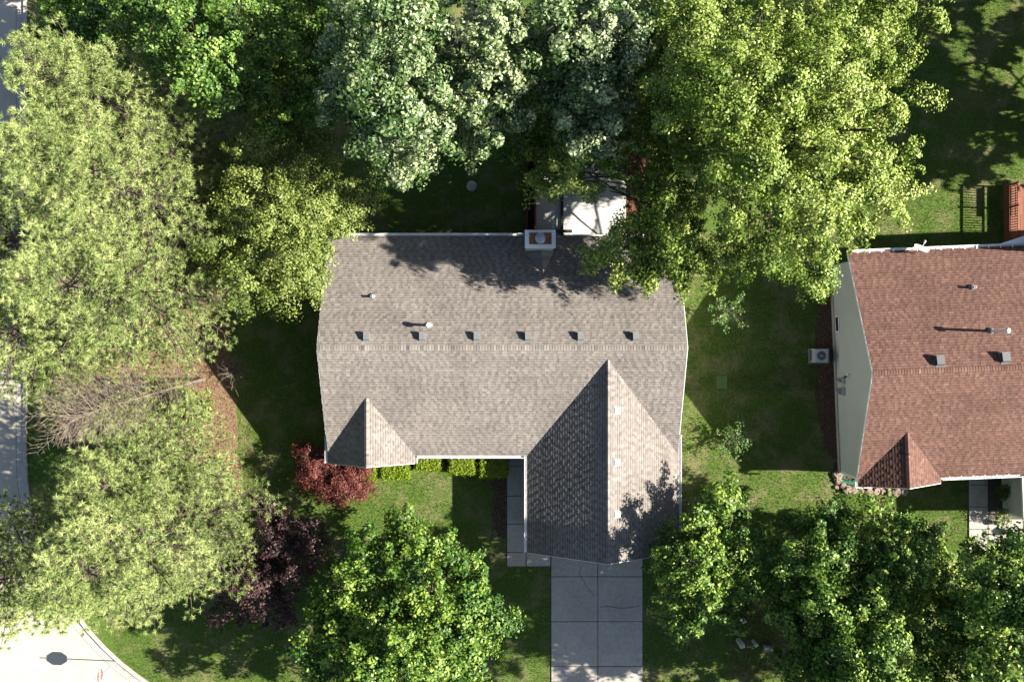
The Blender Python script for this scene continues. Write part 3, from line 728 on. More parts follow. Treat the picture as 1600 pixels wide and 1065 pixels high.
# black T-shaped frame lying over the pale deck floor
tb = thing('steel_frame', P(878, 355, dz), 'black T-shaped steel bar lying on the pale deck floor by the chimney', 'steel bar')
c0 = P(878.5, 372, dz + .2); c1 = P(878.5, 300, dz + .2)
m = MB(); m.bevbox(c0[0] - .075, c0[0] + .075, c0[1], c1[1], dz, dz + .12, .02); m.build('long_bar', M['black'], tb)
a0 = P(868, 361, dz + .2); a1_ = P(894, 361, dz + .2)
m = MB(); m.bevbox(a0[0], a1_[0], a0[1] - .08, a0[1] + .08, dz + .121, dz + .22, .02); m.build('cross_bar', M['black'], tb)
# neighbour's deck
ndz = .6
nd = thing('neighbour_deck', P(1600, 330), 'orange-stained wooden deck with baluster railing behind the red-roofed house', 'deck')
ex0 = P(1592, 0, 1.52)[0]; ey0, ey1 = P(0, 378, ndz)[1], P(0, 288, ndz)[1]
for i in range(22):
    m = MB(); m.bevbox(ex0 + .15 * i + .004, ex0 + .15 * i + .146, ey0, ey1, ndz - .04, ndz, .006); m.build('floor_board', M['orangewood'], nd)
m = MB(); m.box(ex0 - .02, ex0 + .02, ey0, ey1, .05, ndz - .042); m.build('skirt', M['orangewood'], nd)
m = MB(); m.bevbox(ex0 - .07, ex0 + .07, ey0, ey1, 1.48, 1.52, .008); m.build('cap_rail', M['orangewood'], nd)
m = MB(); m.box(ex0 - .02, ex0 + .02, ey0, ey1, ndz + .08, ndz + .16); m.build('bottom_rail', M['orangewood'], nd)
k = int((ey1 - ey0) / .14)
for i in range(k):
    m = MB(); y = ey0 + .14 * (i + .5); m.box(ex0 - .02, ex0 + .02, y - .02, y + .02, ndz + .16, 1.48); m.build('baluster', M['orangewood'], nd)
for y in (ey0 + .05, (ey0 * .4 + ey1 * .6), ey1 - .05):
    m = MB(); m.box(ex0 - .05, ex0 + .05, y - .05, y + .05, 0, 1.6 if y > ey0 + 1 else 1.47); m.build('post', M['orangewood'], nd)
m = MB(); m.bevbox(ex0 + .1, ex0 + .45, ey0 + 1.4, ey1 - .2, ndz + .4, ndz + .44, .01); m.build('bench', M['orangewood'], nd)

# ------------------------------------------------------------------ small things
# window well and its white cover, round stone
wc = P(746, 361, .3)
ww = thing('window_well', P(746, 361), 'white half-round window well cover below the back eave', 'window well')
m = MB(); pr = [(wc[0] + .62 * math.cos(t), 5.05 + .85 * math.sin(t)) for t in [math.pi * i / 14 for i in range(15)]]
m.prism(pr, .0, .16); m.build('well_wall', M['ventgrey'], ww)
m = MB(); n0 = 15
for k in range(4):
    r0, r1 = 1 - k * .25, 1 - (k + 1) * .25
    f = lambda r, t: (wc[0] + .5 * r * math.cos(t), 5.05 + .68 * r * math.sin(t), .165 + .25 * (1 - r * r))
    for i in range(14):
        t0, t1 = math.pi * i / 14, math.pi * (i + 1) / 14; m.quad([f(r0, t0), f(r0, t1), f(r1, t1), f(r1, t0)])
m.build('cover', M['white'], ww, smooth=True)
sc = P(737, 290, .2); st = thing('round_stone', (sc[0], sc[1], 0), 'round grey stepping stone on the shaded back lawn', 'stone')
m = MB(); m.lathe([(.27, 0), (.30, .05), (.27, .11), (.1, .13)], (sc[0], sc[1], 0), 18); m.build('stone', M['concrete'], st, smooth=True)
# paver, valve lids
pc = P(1156, 496); b = MB(); b.bevbox(pc[0] - .19, pc[0] + .19, pc[1] - .16, pc[1] + .16, 0, .06, .012)
setp(b.build('paver', M['brick']), 'red paver lying in the lawn beside the sapling', 'paver')
pc = P(1128, 597); b = MB(); b.bevbox(pc[0] - .3, pc[0] + .3, pc[1] - .36, pc[1] + .36, 0, .035, .012)
setp(b.build('valve_lid', M['valve']), 'light green valve box lid set flat in the side lawn', 'valve lid')
# utility pedestals
def pedestal(px, py, h, w, d, label, mat, rot=0):
    x, y, _ = P(px, py); t = thing('utility_pedestal', (x, y, 0), label, 'utility box')
    c, s = math.cos(rot), math.sin(rot); tf = lambda a, b_, z: (x + a * c - b_ * s, y + a * s + b_ * c, z)
    m = MB(); m.bevbox(-w / 2, w / 2, -d / 2, d / 2, 0, h * .72, .02, tf); m.build('housing', mat, t)
    m = MB(); m.bevbox(-w / 2 - .02, w / 2 + .02, -d / 2 - .02, d / 2 + .02, h * .7, h, .04, tf); m.build('cap', mat, t)
pedestal(1153, 999, 1.0, .22, .22, 'tall square pale utility pedestal under the trees by the driveway', M['plastic'], .2)
pedestal(1176, 1000, .8, .15, .15, 'slim pale utility pedestal, middle of three under the trees', M['plastic'], .5)
pedestal(1198, 1010, .35, .42, .3, 'low wide grey utility box, last of three under the trees', M['ventgrey'])
pedestal(1157, 964, .7, .2, .2, 'white utility pedestal set apart from the three, close to a tree', M['white'], .7)
# stop sign
sx, sy, _ = P(184, 1032)
sg = thing('stop_sign', (sx, sy, 0), 'red octagonal stop sign on a thin steel post at the street corner', 'sign')
m = MB(); m.box(sx - .03, sx + .0, sy - .03, sy + .03, -.3, 2.78); m.build('post', M['galv'], sg)
def octa(r, x): return [(x, sy + r * math.cos(math.pi / 8 + k * math.pi / 4), 2.18 + r * math.sin(math.pi / 8 + k * math.pi / 4)) for k in range(8)]
def oplate(r, x0, x1):
    m = MB(); a, b_ = octa(r, x0), octa(r, x1); m.v = a + b_; m.f = [tuple(8 + i for i in range(8)), tuple(7 - i for i in range(8))] + [(i, (i + 1) % 8, 8 + (i + 1) % 8, 8 + i) for i in range(8)]; m.t = [.5] * 10; return m
pl = oplate(.40, sx + .003, sx + .008).build('border_plate', M['white'], sg)
pl2 = oplate(.375, sx + .009, sx + .012).build('face', M['stopred'], sg)
cu = bpy.data.curves.new('lettering', 'FONT'); cu.body = 'STOP'; cu.size = .34; cu.align_x = 'CENTER'; cu.align_y = 'CENTER'; cu.extrude = .001
to = bpy.data.objects.new('lettering_source', cu); COL.objects.link(to)
bpy.context.view_layer.update()
lm = bpy.data.meshes.new_from_object(to.evaluated_get(bpy.context.evaluated_depsgraph_get()))
bpy.data.objects.remove(to); bpy.data.curves.remove(cu)
lm.transform(Matrix.Translation((.0145, 0, 2.18)) @ Matrix(((0, 0, 1, 0), (.82, 0, 0, 0), (0, 1, 0, 0), (0, 0, 0, 1))))
lm.name = 'lettering'; lm.materials.clear()
link_mesh('lettering', lm, M['white'], pl2)
# rocks along the neighbour's bed
def rock(c, r, seed, label):
    rnd = random.Random(seed); m = MB(); rows = 5; n = 9; pts = []
    for i in range(rows):
        ph = -.5 + 1.95 * i / (rows - 1) * .8
        for k in range(n):
            t = 2 * math.pi * k / n; q = r * (1 + rnd.uniform(-.22, .22))
            pts.append((c[0] + q * math.cos(ph) * math.cos(t) * 1.15, c[1] + q * math.cos(ph) * math.sin(t), max(-.03, c[2] + .12 * r + q * .7 * math.sin(ph))))
    m.v = pts
    for i in range(rows - 1):
        for k in range(n): m.f.append((i * n + k, i * n + (k + 1) % n, (i + 1) * n + (k + 1) % n, (i + 1) * n + k))
    m.f.append(tuple((rows - 1) * n + k for k in range(n))); m.f.append(tuple(n - 1 - k for k in range(n))); m.t = [.5] * len(m.f)
    o = m.build('rock', M['rock'], origin=c); return setp(o, label, 'rock', 'rubble stones edging the bed')
rp = [(1308, 742, .24), (1309, 751, .22), (1316, 757, .22), (1306, 761, .17), (1324, 764, .24), (1334, 765, .2), (1344, 766, .26), (1356, 767, .24), (1367, 767, .26), (1378, 768, .22), (1388, 768, .25), (1399, 768, .25), (1410, 767, .22), (1352, 759, .17), (1374, 760, .16)]
for i, (x, y, r) in enumerate(rp):
    rock((*P(x, y)[:2], .04), r * random.uniform(.7, 1.15), i, 'tan rubble stone edging the bed under the red roof' if i > 2 else 'tan rubble stone beside the coiled green hose')
# garden hose
hc = P(1325, 745); m = MB(); rnd = random.Random(5)
pts = []
for i in range(150):
    t = i * .32; r = .42 + .16 * math.sin(i * .37) + rnd.uniform(-.04, .04); pts.append((hc[0] + r * math.cos(t) + .12 * math.sin(i * .11), hc[1] + r * .75 * math.sin(t) + .1 * math.cos(i * .13), .06 + .10 * i / 150 + rnd.uniform(0, .03)))
m.tube(pts, .016, 5); setp(m.build('garden_hose', M['hose'], origin=(hc[0], hc[1], 0)), 'tangled green garden hose by the pale wall corner', 'hose')
# potted plants by the neighbour's door
def pot(px, py, r, h, mat, label, leaf):
    c = P(px, py); z0 = .06
    t = thing('planter', (c[0], c[1], z0), label, 'planter'); m = MB(); m.lathe([(r * .7, 0), (r, h), (r * 1.08, h + .02), (r * 1.08, h + .05), (r * .9, h + .05), (r * .9, h - .03)], (c[0], c[1], z0), 16); m.build('pot', mat, t)
    rg = np.random.default_rng(int(px)); n = 160
    d = rg.normal(size=(n, 3)); d /= np.linalg.norm(d, axis=1)[:, None]; d[:, 2] = np.abs(d[:, 2])
    ctr = np.array([c[0], c[1], z0 + h]) + d * r * 1.1 * rg.uniform(.3, 1, (n, 1))
    leaves(ctr, d, .10, .05, rg, leaf, t, 'foliage')

# ------------------------------------------------------------------ foliage builders
def leaf_quads(C, Nn, L, Wd, rg):
    n = len(C); Nn = Nn / np.linalg.norm(Nn, axis=1)[:, None]
    t = rg.normal(size=(n, 3)); t -= Nn * (t * Nn).sum(1)[:, None]; t /= np.linalg.norm(t, axis=1)[:, None]
    b = np.cross(Nn, t); s = rg.uniform(.5, 1.35, (n, 1))
    l, w_ = L * s / 2, Wd * s / 2
    V = np.empty((n, 4, 3)); V[:, 0] = C + t * l; V[:, 1] = C + b * w_ + Nn * w_ * .4 + t * l * .15; V[:, 2] = C - t * l; V[:, 3] = C - b * w_ + Nn * w_ * .4 + t * l * .15
    return V.reshape(-1, 3)
def leaves(C, Nn, L, Wd, rg, mat, parent, name, tint=None):
    V = leaf_quads(C, Nn, L, Wd, rg)
    if tint is None: tint = rg.uniform(.1, .9, len(C))
    return np_mesh(name, V, 4, np.clip(tint, 0, 1), mat, parent)

pot(1571, 830, .2, .3, M['ventdark'], 'dark planter pot with small plant beside the white pot', M['deep'])
pot(1552, 815, .16, .25, M['white'], 'white planter pot by the red-roofed house path', M['deep'])

def inside(poly, x, y):
    r = np.zeros(len(x), bool); n = len(poly)
    for i in range(n):
        x0, y0 = poly[i]; x1, y1 = poly[(i + 1) % n]
        c = ((y0 > y) != (y1 > y)) & (x < (x1 - x0) * (y - y0) / (y1 - y0 + 1e-12) + x0); r ^= c
    return r
def edge_dist(poly, x, y):
    d = np.full(len(x), 1e9); n = len(poly)
    for i in range(n):
        x0, y0 = poly[i]; x1, y1 = poly[(i + 1) % n]; dx, dy = x1 - x0, y1 - y0
        t = np.clip(((x - x0) * dx + (y - y0) * dy) / (dx * dx + dy * dy), 0, 1)
        d = np.minimum(d, np.hypot(x - x0 - t * dx, y - y0 - t * dy))
    return d

def limb(m, a, b, r0, r1, rnd, sag=.15, sides=6, seg=4):
    a, b = Vector(a), Vector(b); L = (b - a).length; pts = []; rad = []
    off = Vector((rnd.uniform(-1, 1), rnd.uniform(-1, 1), rnd.uniform(-.3, .6))) * L * sag
    for i in range(seg + 1):
        t = i / seg; pts.append(a.lerp(b, t) + off * math.sin(math.pi * t) * .6); rad.append(r0 + (r1 - r0) * t)
    m.tube(pts, rad, sides)

def broadleaf(name, poly, zlow, ztop, r, mat, label, seed, cat='tree', group=None, L=.15, Wd=.10, dens=330, spread=.36, base=None, under=True, thin=1.0, trunk_r=None, barkm='bark'):
    """tree whose crown fills the outline (photo pixels), domed between zlow and ztop"""
    rg = np.random.default_rng(seed); rnd = random.Random(seed)
    px = np.array([p[0] for p in poly], float); py = np.array([p[1] for p in poly], float)
    zm = (zlow + ztop) / 2; kpx = FPX / (CAM_H - zm); rp = r * kpx
    x = rg.uniform(px.min(), px.max(), 6000); y = rg.uniform(py.min(), py.max(), 6000)
    ok = inside(poly, x, y); x, y = x[ok], y[ok]; d = edge_dist(poly, x, y)
    ok = d > .55 * rp; x, y, d = x[ok], y[ok], d[ok]
    if len(x) == 0:
        x = np.array([px.mean()]); y = np.array([py.mean()]); d = np.array([rp])
    sel = []
    for i in range(len(x)):
        if all((x[i] - x[j]) ** 2 + (y[i] - y[j]) ** 2 > (rp * 1.08) ** 2 for j in sel): sel.append(i)
    x, y, d = x[sel], y[sel], d[sel]; dm = max(d.max(), 1)
    t = np.clip(d / (.85 * dm), 0, 1)
    z = zlow + (ztop - zlow) * np.sqrt(1 - (1 - t) ** 2) - .6 * r + rg.normal(0, .65 * r, len(x))
    z = np.maximum(z, zlow)
    k = (CAM_H - z) / FPX
    B = np.stack([(x - 800) * k, -(y - 532.5) * k, z], 1); RR = r * rg.uniform(.55, 1.4, len(x))
    nmain = len(B)
    if under:
        B2 = B + np.stack([rg.normal(0, .5 * r, len(B)), rg.normal(0, .5 * r, len(B)), -rg.uniform(1.5, 2.3, len(B)) * r], 1)
        keep = B2[:, 2] > zlow - .3; B2 = B2[keep]
        cen = B[:, :2].mean(0); B2[:, :2] = cen + (B2[:, :2] - cen) * .9
        B = np.concatenate([B, B2]); RR = np.concatenate([RR, RR[keep] * .95])
    cen = B[:nmain].mean(0)
    bx, by = (cen[0], cen[1]) if base is None else P(*base)[:2]
    tr = thing(name, (bx, by, 0), label, cat, group)
    # trunk and limbs
    m = MB(); tr_r = trunk_r or max(.05, .022 * ztop)
    fork = Vector((bx * .6 + cen[0] * .4, by * .6 + cen[1] * .4, max(.5, zlow * .7 + .12 * ztop))); top = Vector((cen[0], cen[1], zlow + (ztop - zlow) * .55))
    m.tube([(bx, by, -.15), (bx, by, .25), tuple(fork.lerp(Vector((bx, by, 0)), .5)), tuple(fork)], [tr_r * 1.5, tr_r * 1.1, tr_r, tr_r * .85], 8)
    limb(m, fork, top, tr_r * .85, tr_r * .3, rnd, .05)
    for i, q in enumerate(B):
        s = fork.lerp(top, rnd.uniform(0, .8) if q[2] > fork.z else 0.0)
        limb(m, s, q, tr_r * .42 * (.6 if i >= nmain else 1), .012 + .06 * tr_r, rnd, .12, 5, 4)
        for _ in range(3):
            e = Vector(q) + Vector((rnd.gauss(0, 1), rnd.gauss(0, 1), rnd.uniform(-.2, .7))).normalized() * RR[i] * .9
            limb(m, Vector(s).lerp(Vector(q), rnd.uniform(.6, .95)), e, .02 + .03 * tr_r, .006, rnd, .1, 4, 2)
    m.build('trunk', M[barkm], tr)
    # crown: boughs -> clumps -> leaves
    Cs, Ns, Ts = [], [], []
    for i in range(len(B)):
        R = RR[i]; nc = max(5, int(rg.integers(11, 18) * thin)); bt = rg.normal(0, .11)
        dr = rg.normal(size=(nc, 3)); dr[:, 2] = dr[:, 2] * .8 + .35; dr /= np.linalg.norm(dr, axis=1)[:, None]
        ds = rg.uniform(.35, 1.2, (nc, 1)); cc_ = B[i] + dr * np.array([R, R, R * .62]) * ds
        nl = int(dens * R * R * (1 if i < nmain else .6) / nc * 4); nl = max(nl, 8)
        rc = R * spread * rg.uniform(.55, 1.35, nc) * (1.15 - .3 * ds[:, 0])
        off = rg.normal(size=(nc, nl, 3)); off /= np.linalg.norm(off, axis=2)[:, :, None]
        off *= (rg.uniform(0, 1, (nc, nl, 1)) ** .5) * rc[:, None, None]; off[:, :, 2] *= .6
        off += dr[:, None, :] * (off * dr[:, None, :]).sum(2)[:, :, None] * rg.uniform(.2, 1.1, (nc, 1, 1))
        C = (cc_[:, None, :] + off).reshape(-1, 3)
        N_ = (off / rc[:, None, None] * .5 + dr[:, None, :] * .45 + np.array([0, 0, .55]) + rg.normal(0, .45, (nc, nl, 3))).reshape(-1, 3)
        ct = rg.normal(0, .10, nc)
        T = (.47 + bt + ct[:, None] + .28 * off[:, :, 2] / (.6 * rc[:, None]) + rg.normal(0, .16, (nc, nl))).ravel()   # clump tops paler: highlights painted into the leaf colour, plus young growth
        Cs.append(C); Ns.append(N_); Ts.append(T)
    C = np.concatenate(Cs); N_ = np.concatenate(Ns); T = np.concatenate(Ts)
    C[:, 2] = np.maximum(C[:, 2], .06)
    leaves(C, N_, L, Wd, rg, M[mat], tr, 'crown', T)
    return tr

def pine(base, H, R, zlow, label, seed, group='tall white pines', lean=(0, 0), dead=False, needles=34, name='pine_tree'):
    rg = np.random.default_rng(seed); rnd = random.Random(seed)
    bx, by, _ = P(*base)
    tr = thing(name, (bx, by, 0), label, 'tree', group)
    def axis(z): t = z / H; return Vector((bx + lean[0] * t, by + lean[1] * t, z))
    m = MB(); r0 = .012 * H + .04 if not dead else .085
    m.tube([tuple(axis(-.15))] + [tuple(axis(H * i / 10)) for i in range(1, 11)], [r0 * 1.2] + [max(.015, r0 * (1 - i / 10.5)) for i in range(1, 11)], 8)
    mats = M['deadwood'] if dead else M['bark']
    tc, td, tt = [], [], []
    z = zlow
    while z < H - .3:
        t = (z - zlow) / (H - zlow); prof = ((1 - t) ** .6 * min(1, .6 + t * 2.2)) if not dead else (.45 + .75 * t) * min(1, 6 * (1.05 - t))
        nb_ = rnd.randint(5, 7)
        a0 = rnd.uniform(0, 6.28)
        for k in range(nb_):
            if rnd.random() < (.25 if dead else .16): continue
            a = a0 + 2 * math.pi * k / nb_ + rnd.uniform(-.3, .3); Lb = max(.35, R * prof * rnd.uniform(.65, 1.15)); el = math.radians((-4 + 42 * t if not dead else 5 + 55 * t) + rnd.uniform(-8, 10))
            dv = Vector((math.cos(a) * math.cos(el), math.sin(a) * math.cos(el), math.sin(el))); s = axis(z + rnd.uniform(-.2, .2))
            side = Vector((-math.sin(a), math.cos(a), 0))
            P_ = lambda q: s + dv * (Lb * q) + Vector((0, 0, (.16 if not dead else -.05) * Lb * q * q))
            rb = max(.012, .012 * Lb + .008) if not dead else .016
            m.tube([P_(0), P_(.35), P_(.7), P_(1)], [rb, rb * .8, rb * .55, .005], 5, False)
            q = .28
            br = rnd.gauss(0, .17)
            while q < 1.0:
                for sgn in (-1, 1):
                    ls = (.42 * Lb * (1.05 - q) + .28) * rnd.uniform(.6, 1.15)
                    ang = rnd.uniform(.6, 1.0); d2 = (dv * math.cos(ang) + side * sgn * math.sin(ang) + Vector((0, 0, rnd.uniform(-.05, .35)))).normalized()
                    p0 = P_(q); p1 = p0 + d2 * ls
                    if dead:
                        m.tube([p0, p0.lerp(p1, .5) + Vector((0, 0, rnd.uniform(-.1, .1))), p1], [rb * .45, rb * .3, .004], 4, False)
                        for _ in range(2):
                            u = p0.lerp(p1, rnd.uniform(.3, .9)); m.tube([u, u + (d2 + Vector((rnd.gauss(0, .5), rnd.gauss(0, .5), rnd.gauss(0, .3)))).normalized() * ls * .45], [.008, .003], 3, False)
                    else:
                        if ls > .5: m.tube([p0, p1], [rb * .35, .004], 3, False)
                        nt = max(2, int(ls / .26))
                        for j in range(nt):
                            u = (j + 1) / nt
                            if u < .25: continue
                            jit = Vector((rnd.gauss(0, .08), rnd.gauss(0, .08), rnd.gauss(0, .06)))
                            tc.append(tuple(p0.lerp(p1, u) + jit)); td.append(tuple((d2 + Vector((0, 0, .35))).normalized())); tt.append(.5 + br + rnd.gauss(0, .17))
                q += rnd.uniform(.10, .15) * max(1, 2.2 / Lb)
            if not dead:
                tc.append(tuple(P_(1))); td.append(tuple(dv)); tt.append(.65)
        z += rnd.uniform(.5, .72)
    m.build('trunk', mats, tr)
    if dead: return tr
    tc, td, tt = np.array(tc), np.array(td), np.array(tt); n = len(tc)
    D = td[:, None, :] * .45 + rg.normal(0, .6, (n, needles, 3)) + np.array([0, 0, .3]); D /= np.linalg.norm(D, axis=2)[:, :, None]
    ln = rg.uniform(.14, .25, (n, needles, 1)); w_ = np.cross(D, rg.normal(size=(n, needles, 3))); w_ /= np.linalg.norm(w_, axis=2)[:, :, None]
    c = tc[:, None, :] + 0 * D
    V = np.stack([c + w_ * .013, c - w_ * .013, c + D * ln], 2).reshape(-1, 3)
    T = (tt[:, None] + rg.normal(0, .12, (n, needles))).ravel()
    np_mesh('crown', V, 3, np.clip(T, 0, 1), M['pine'], tr)
    return tr

# ------------------------------------------------------------------ the trees
pine((350, 780), 19.5, 5.1, 2.2, 'tall pale feathery pine beside the purple-leaved plum at the street corner', 1)
pine((312, 705), 14.5, 4.4, 1.8, 'tall pale pine between the dead tree and the corner pine', 2)
pine((305, 470), 18.0, 5.4, 2.2, 'tall pale feathery pine just behind the bare dead tree', 3)
pine((312, 345), 19.0, 5.2, 2.2, 'tall pale feathery pine beside the yellow-green tree over the roof corner', 4)
pine((298, 238), 17.0, 5.0, 2.2, 'tall pale pine last in the row, by the mid-green maple', 5)
pine((140, 400), 14.0, 5.4, 1.5, 'broad pale pine leaning over the street kerb', 9)
pine((165, 520), 13.0, 4.8, 1.5, 'shorter pale pine at the street edge beside the dead tree', 7)
pine((208, 806), 19.5, 4.8, 1.8, 'pale pine nearest the street corner kerb', 8)
pine((318, 592), 14.5, 2.4, 2.0, 'bare grey dead tree with fanned twigs standing among the pines', 6, None, (-.6, -1.0), dead=True, name='dead_tree')
broadleaf('undergrowth_shrub', [(120, 640), (200, 600), (300, 610), (325, 640), (300, 700), (200, 730), (120, 710)], .4, 3.6, .7, 'crab', 'leafy undergrowth below the bare dead tree', 37, 'shrub', L=.12, Wd=.08, dens=300)
broadleaf('understory_tree', [(790, 100), (1080, 90), (1080, 250), (960, 245), (850, 262), (740, 262), (700, 225), (760, 190)], 1.2, 4.6, .9, 'deep', 'low shaded dark green tree behind the deck, under the silvery maples', 38, L=.15, Wd=.10, dens=260)

broadleaf('ornamental_tree', [(330, 215), (400, 195), (470, 215), (520, 240), (560, 262), (614, 290), (600, 330), (545, 345), (525, 370), (522, 430), (480, 458), (468, 478), (430, 470), (400, 462), (370, 482), (330, 470), (310, 400), (318, 300)], 2.2, 7.6, .95, 'crab', 'yellow-green small-leaved tree overhanging the back corner of the grey-brown roof', 21, L=.11, Wd=.075, dens=430, spread=.40)
broadleaf('maple_tree', [(190, -50), (400, -50), (390, 60), (380, 130), (375, 190), (330, 185), (280, 150), (220, 115), (180, 60)], 4, 13, 1.25, 'maple', 'mid-green maple between the pines and the silvery trees', 22)
broadleaf('dark_tree', [(40, -70), (190, -70), (190, 60), (170, 130), (120, 122), (55, 70), (40, 20)], 2.0, 6.5, 1.0, 'deep', 'low dark green tree by the street behind the pines', 23)
broadleaf('understory_tree', [(360, -40), (520, -40), (520, 240), (450, 240), (370, 200)], 1.5, 6.0, 1.1, 'deep', 'shaded dark green tree filling the gap beside the silvery maple', 24)
broadleaf('silver_maple', [(490, 40), (500, -50), (830, -50), (850, 60), (835, 130), (815, 200), (760, 238), (715, 212), (700, 240), (665, 284), (630, 282), (610, 240), (560, 215), (510, 190), (488, 120)], 4.5, 14, 1.35, 'silver', 'silvery green maple standing behind the back lawn', 25, L=.17, Wd=.10, spread=.33)
broadleaf('silver_maple', [(835, -50), (1040, -50), (1015, 60), (990, 160), (965, 222), (885, 240), (845, 215), (835, 120)], 4.0, 12.5, 1.3, 'silver', 'darker silvery maple squeezed between the lime-green tree and its neighbour', 26, L=.17, Wd=.10, spread=.33)
broadleaf('lime_tree', [(1005, -50), (1500, -50), (1475, 45), (1422, 80), (1408, 150), (1445, 195), (1460, 270), (1440, 330), (1380, 360), (1320, 400), (1290, 445), (1235, 460), (1195, 420), (1140, 440), (1100, 350), (1070, 260), (990, 210), (985, 130), (1000, 60)], 4.0, 15.0, 1.3, 'yellow', 'very large lime-green tree between the two back yards', 27, L=.125, Wd=.08, dens=430)
broadleaf('lime_tree', [(840, 265), (865, 232), (930, 212), (1000, 200), (1080, 250), (1110, 350), (1150, 445), (1085, 464), (1020, 428), (970, 432), (942, 385), (985, 335), (945, 286), (890, 320), (850, 300)], 4.2, 9.5, .95, 'yellow', 'smaller lime-green tree leaning over the deck and roof', 28, L=.14, Wd=.09, dens=380, base=(1040, 290))
broadleaf('maple_tree', [(500, 900), (560, 850), (600, 820), (680, 828), (722, 835), (745, 870), (787, 930), (782, 970), (758, 1010), (750, 1120), (450, 1120), (452, 1020), (480, 985)], 1.6, 8.9, 1.05, 'deep', 'round green maple on the front lawn beside the driveway', 29, L=.16, Wd=.11, dens=330)
broadleaf('maple_tree', [(1060, 785), (1110, 768), (1165, 790), (1212, 850), (1205, 920), (1165, 975), (1115, 1000), (1050, 985), (1012, 930), (1035, 860)], 2.0, 7.6, 1.0, 'deep', 'green maple shading the garage wing corner and driveway', 30, L=.15, Wd=.10, dens=330)
broadleaf('maple_tree', [(1222, 850), (1270, 812), (1340, 800), (1400, 783), (1440, 790), (1490, 830), (1500, 920), (1485, 1000), (1470, 1140), (1260, 1140), (1240, 1060), (1230, 980), (1205, 915)], 2.2, 9.0, 1.1, 'deep', 'broad green maple in front of the red-roofed house', 31, L=.16, Wd=.11, dens=330)
broadleaf('maple_tree', [(1490, 880), (1560, 845), (1640, 850), (1740, 920), (1740, 1160), (1460, 1160), (1470, 1000)], 2.5, 12.0, 1.15, 'deep', 'green maple nearest the path to the red-roofed house', 32, L=.16, Wd=.11, dens=330)
broadleaf('maple_tree', [(1255, 1040), (1330, 1005), (1420, 1010), (1470, 1060), (1480, 1210), (1250, 1230), (1225, 1120)], 3.0, 12.0, 1.15, 'deep', 'tall green maple nearest the street, shading the lower driveway', 39, L=.16, Wd=.11, dens=330)
broadleaf('plum_tree', [(375, 772), (420, 762), (440, 800), (492, 815), (487, 860), (465, 930), (445, 970), (380, 987), (298, 1004), (310, 955), (360, 900), (395, 840)], 1.0, 5.0, .8, 'purple', 'dark purple-leaved plum tree between the corner pine and front maple', 33, L=.12, Wd=.08, dens=380)
broadleaf('japanese_maple', [(450, 698), (482, 688), (515, 715), (585, 730), (580, 770), (532, 790), (500, 783), (468, 748)], .5, 2.3, .5, 'red', 'low red-leaved ornamental maple at the front corner of the grey-brown house', 34, L=.09, Wd=.045, dens=900, spread=.5, trunk_r=.07)
def ring(x, y, r, z, n=12): return [(800 + (x + r * math.cos(2 * math.pi * i / n)) * FPX / (CAM_H - z), 532.5 - (y + r * math.sin(2 * math.pi * i / n)) * FPX / (CAM_H - z)) for i in range(n)]
for k, (x, y, r, lb) in enumerate(((31.5, 12.9, 4.8, 'maple close behind the deck of the red-roofed house'), (32.0, 21.2, 5.4, 'maple in the far back corner of the red-roofed house plot'),
        (38.5, 14.0, 5.6, 'large maple behind the red-roofed house shading its back lawn'), (39.0, 25.0, 6.0, 'large maple further up the back boundary of the red-roofed house'))):
    broadleaf('maple_tree', ring(x, y, r, 8), 2.5, 14, 1.25, 'deep', lb, 80 + k, L=.30, Wd=.22, dens=170)

# sapling and small pale shrub on the side lawn
def sapling(base, h, n, length, mat, label, seed, name, leafn=26, L=.13, Wd=.09):
    rg = np.random.default_rng(seed); rnd = random.Random(seed); bx, by, _ = P(*base); t = thing(name, (bx, by, 0), label, 'shrub' if 'shrub' in name else 'tree')
    m = MB(); m.tube([(bx, by, -.1), (bx, by, h * .5), (bx + .05, by, h)], [.035, .028, .012], 6); C = []; T = []
    for k in range(n):
        a = 2 * math.pi * k / n + rnd.uniform(-.3, .3); z0 = h * rnd.uniform(.45, .95); l = length * rnd.uniform(.6, 1.1); e = Vector((bx + l * math.cos(a), by + l * math.sin(a), z0 + l * rnd.uniform(.1, .6)))
        limb(m, (bx, by, z0), e, .018, .005, rnd, .1, 5, 4)
        for i in range(leafn):
            u = rnd.uniform(.25, 1.05); p = Vector((bx, by, z0)).lerp(e, u); C.append((p.x + rnd.gauss(0, .10), p.y + rnd.gauss(0, .10), p.z + rnd.gauss(0, .07))); T.append(rnd.gauss(.5, .2))
    m.build('trunk', M['bark'], t); C = np.array(C); N_ = rg.normal(0, .5, C.shape) + np.array([0, 0, .8])
    leaves(C, N_, L, Wd, rg, M[mat], t, 'crown', np.array(T))
sapling((1127, 486), 2.2, 11, 1.15, 'pale', 'slim young sapling with open branches on the side lawn', 41, 'sapling', 44)
sapling((1142, 684), 1.2, 18, 1.0, 'pale', 'small pale leafy shrub standing alone on the side lawn', 42, 'shrub', 40, .12, .08)
sapling((1556, 803), .8, 14, .5, 'crab', 'round green shrub against the pale wing wall by the path', 43, 'shrub', 50, .10, .06)
sapling((1556, 765), .9, 12, .42, 'deep', 'dark shaded shrub in the bed corner by the path', 44, 'shrub', 50, .10, .06)
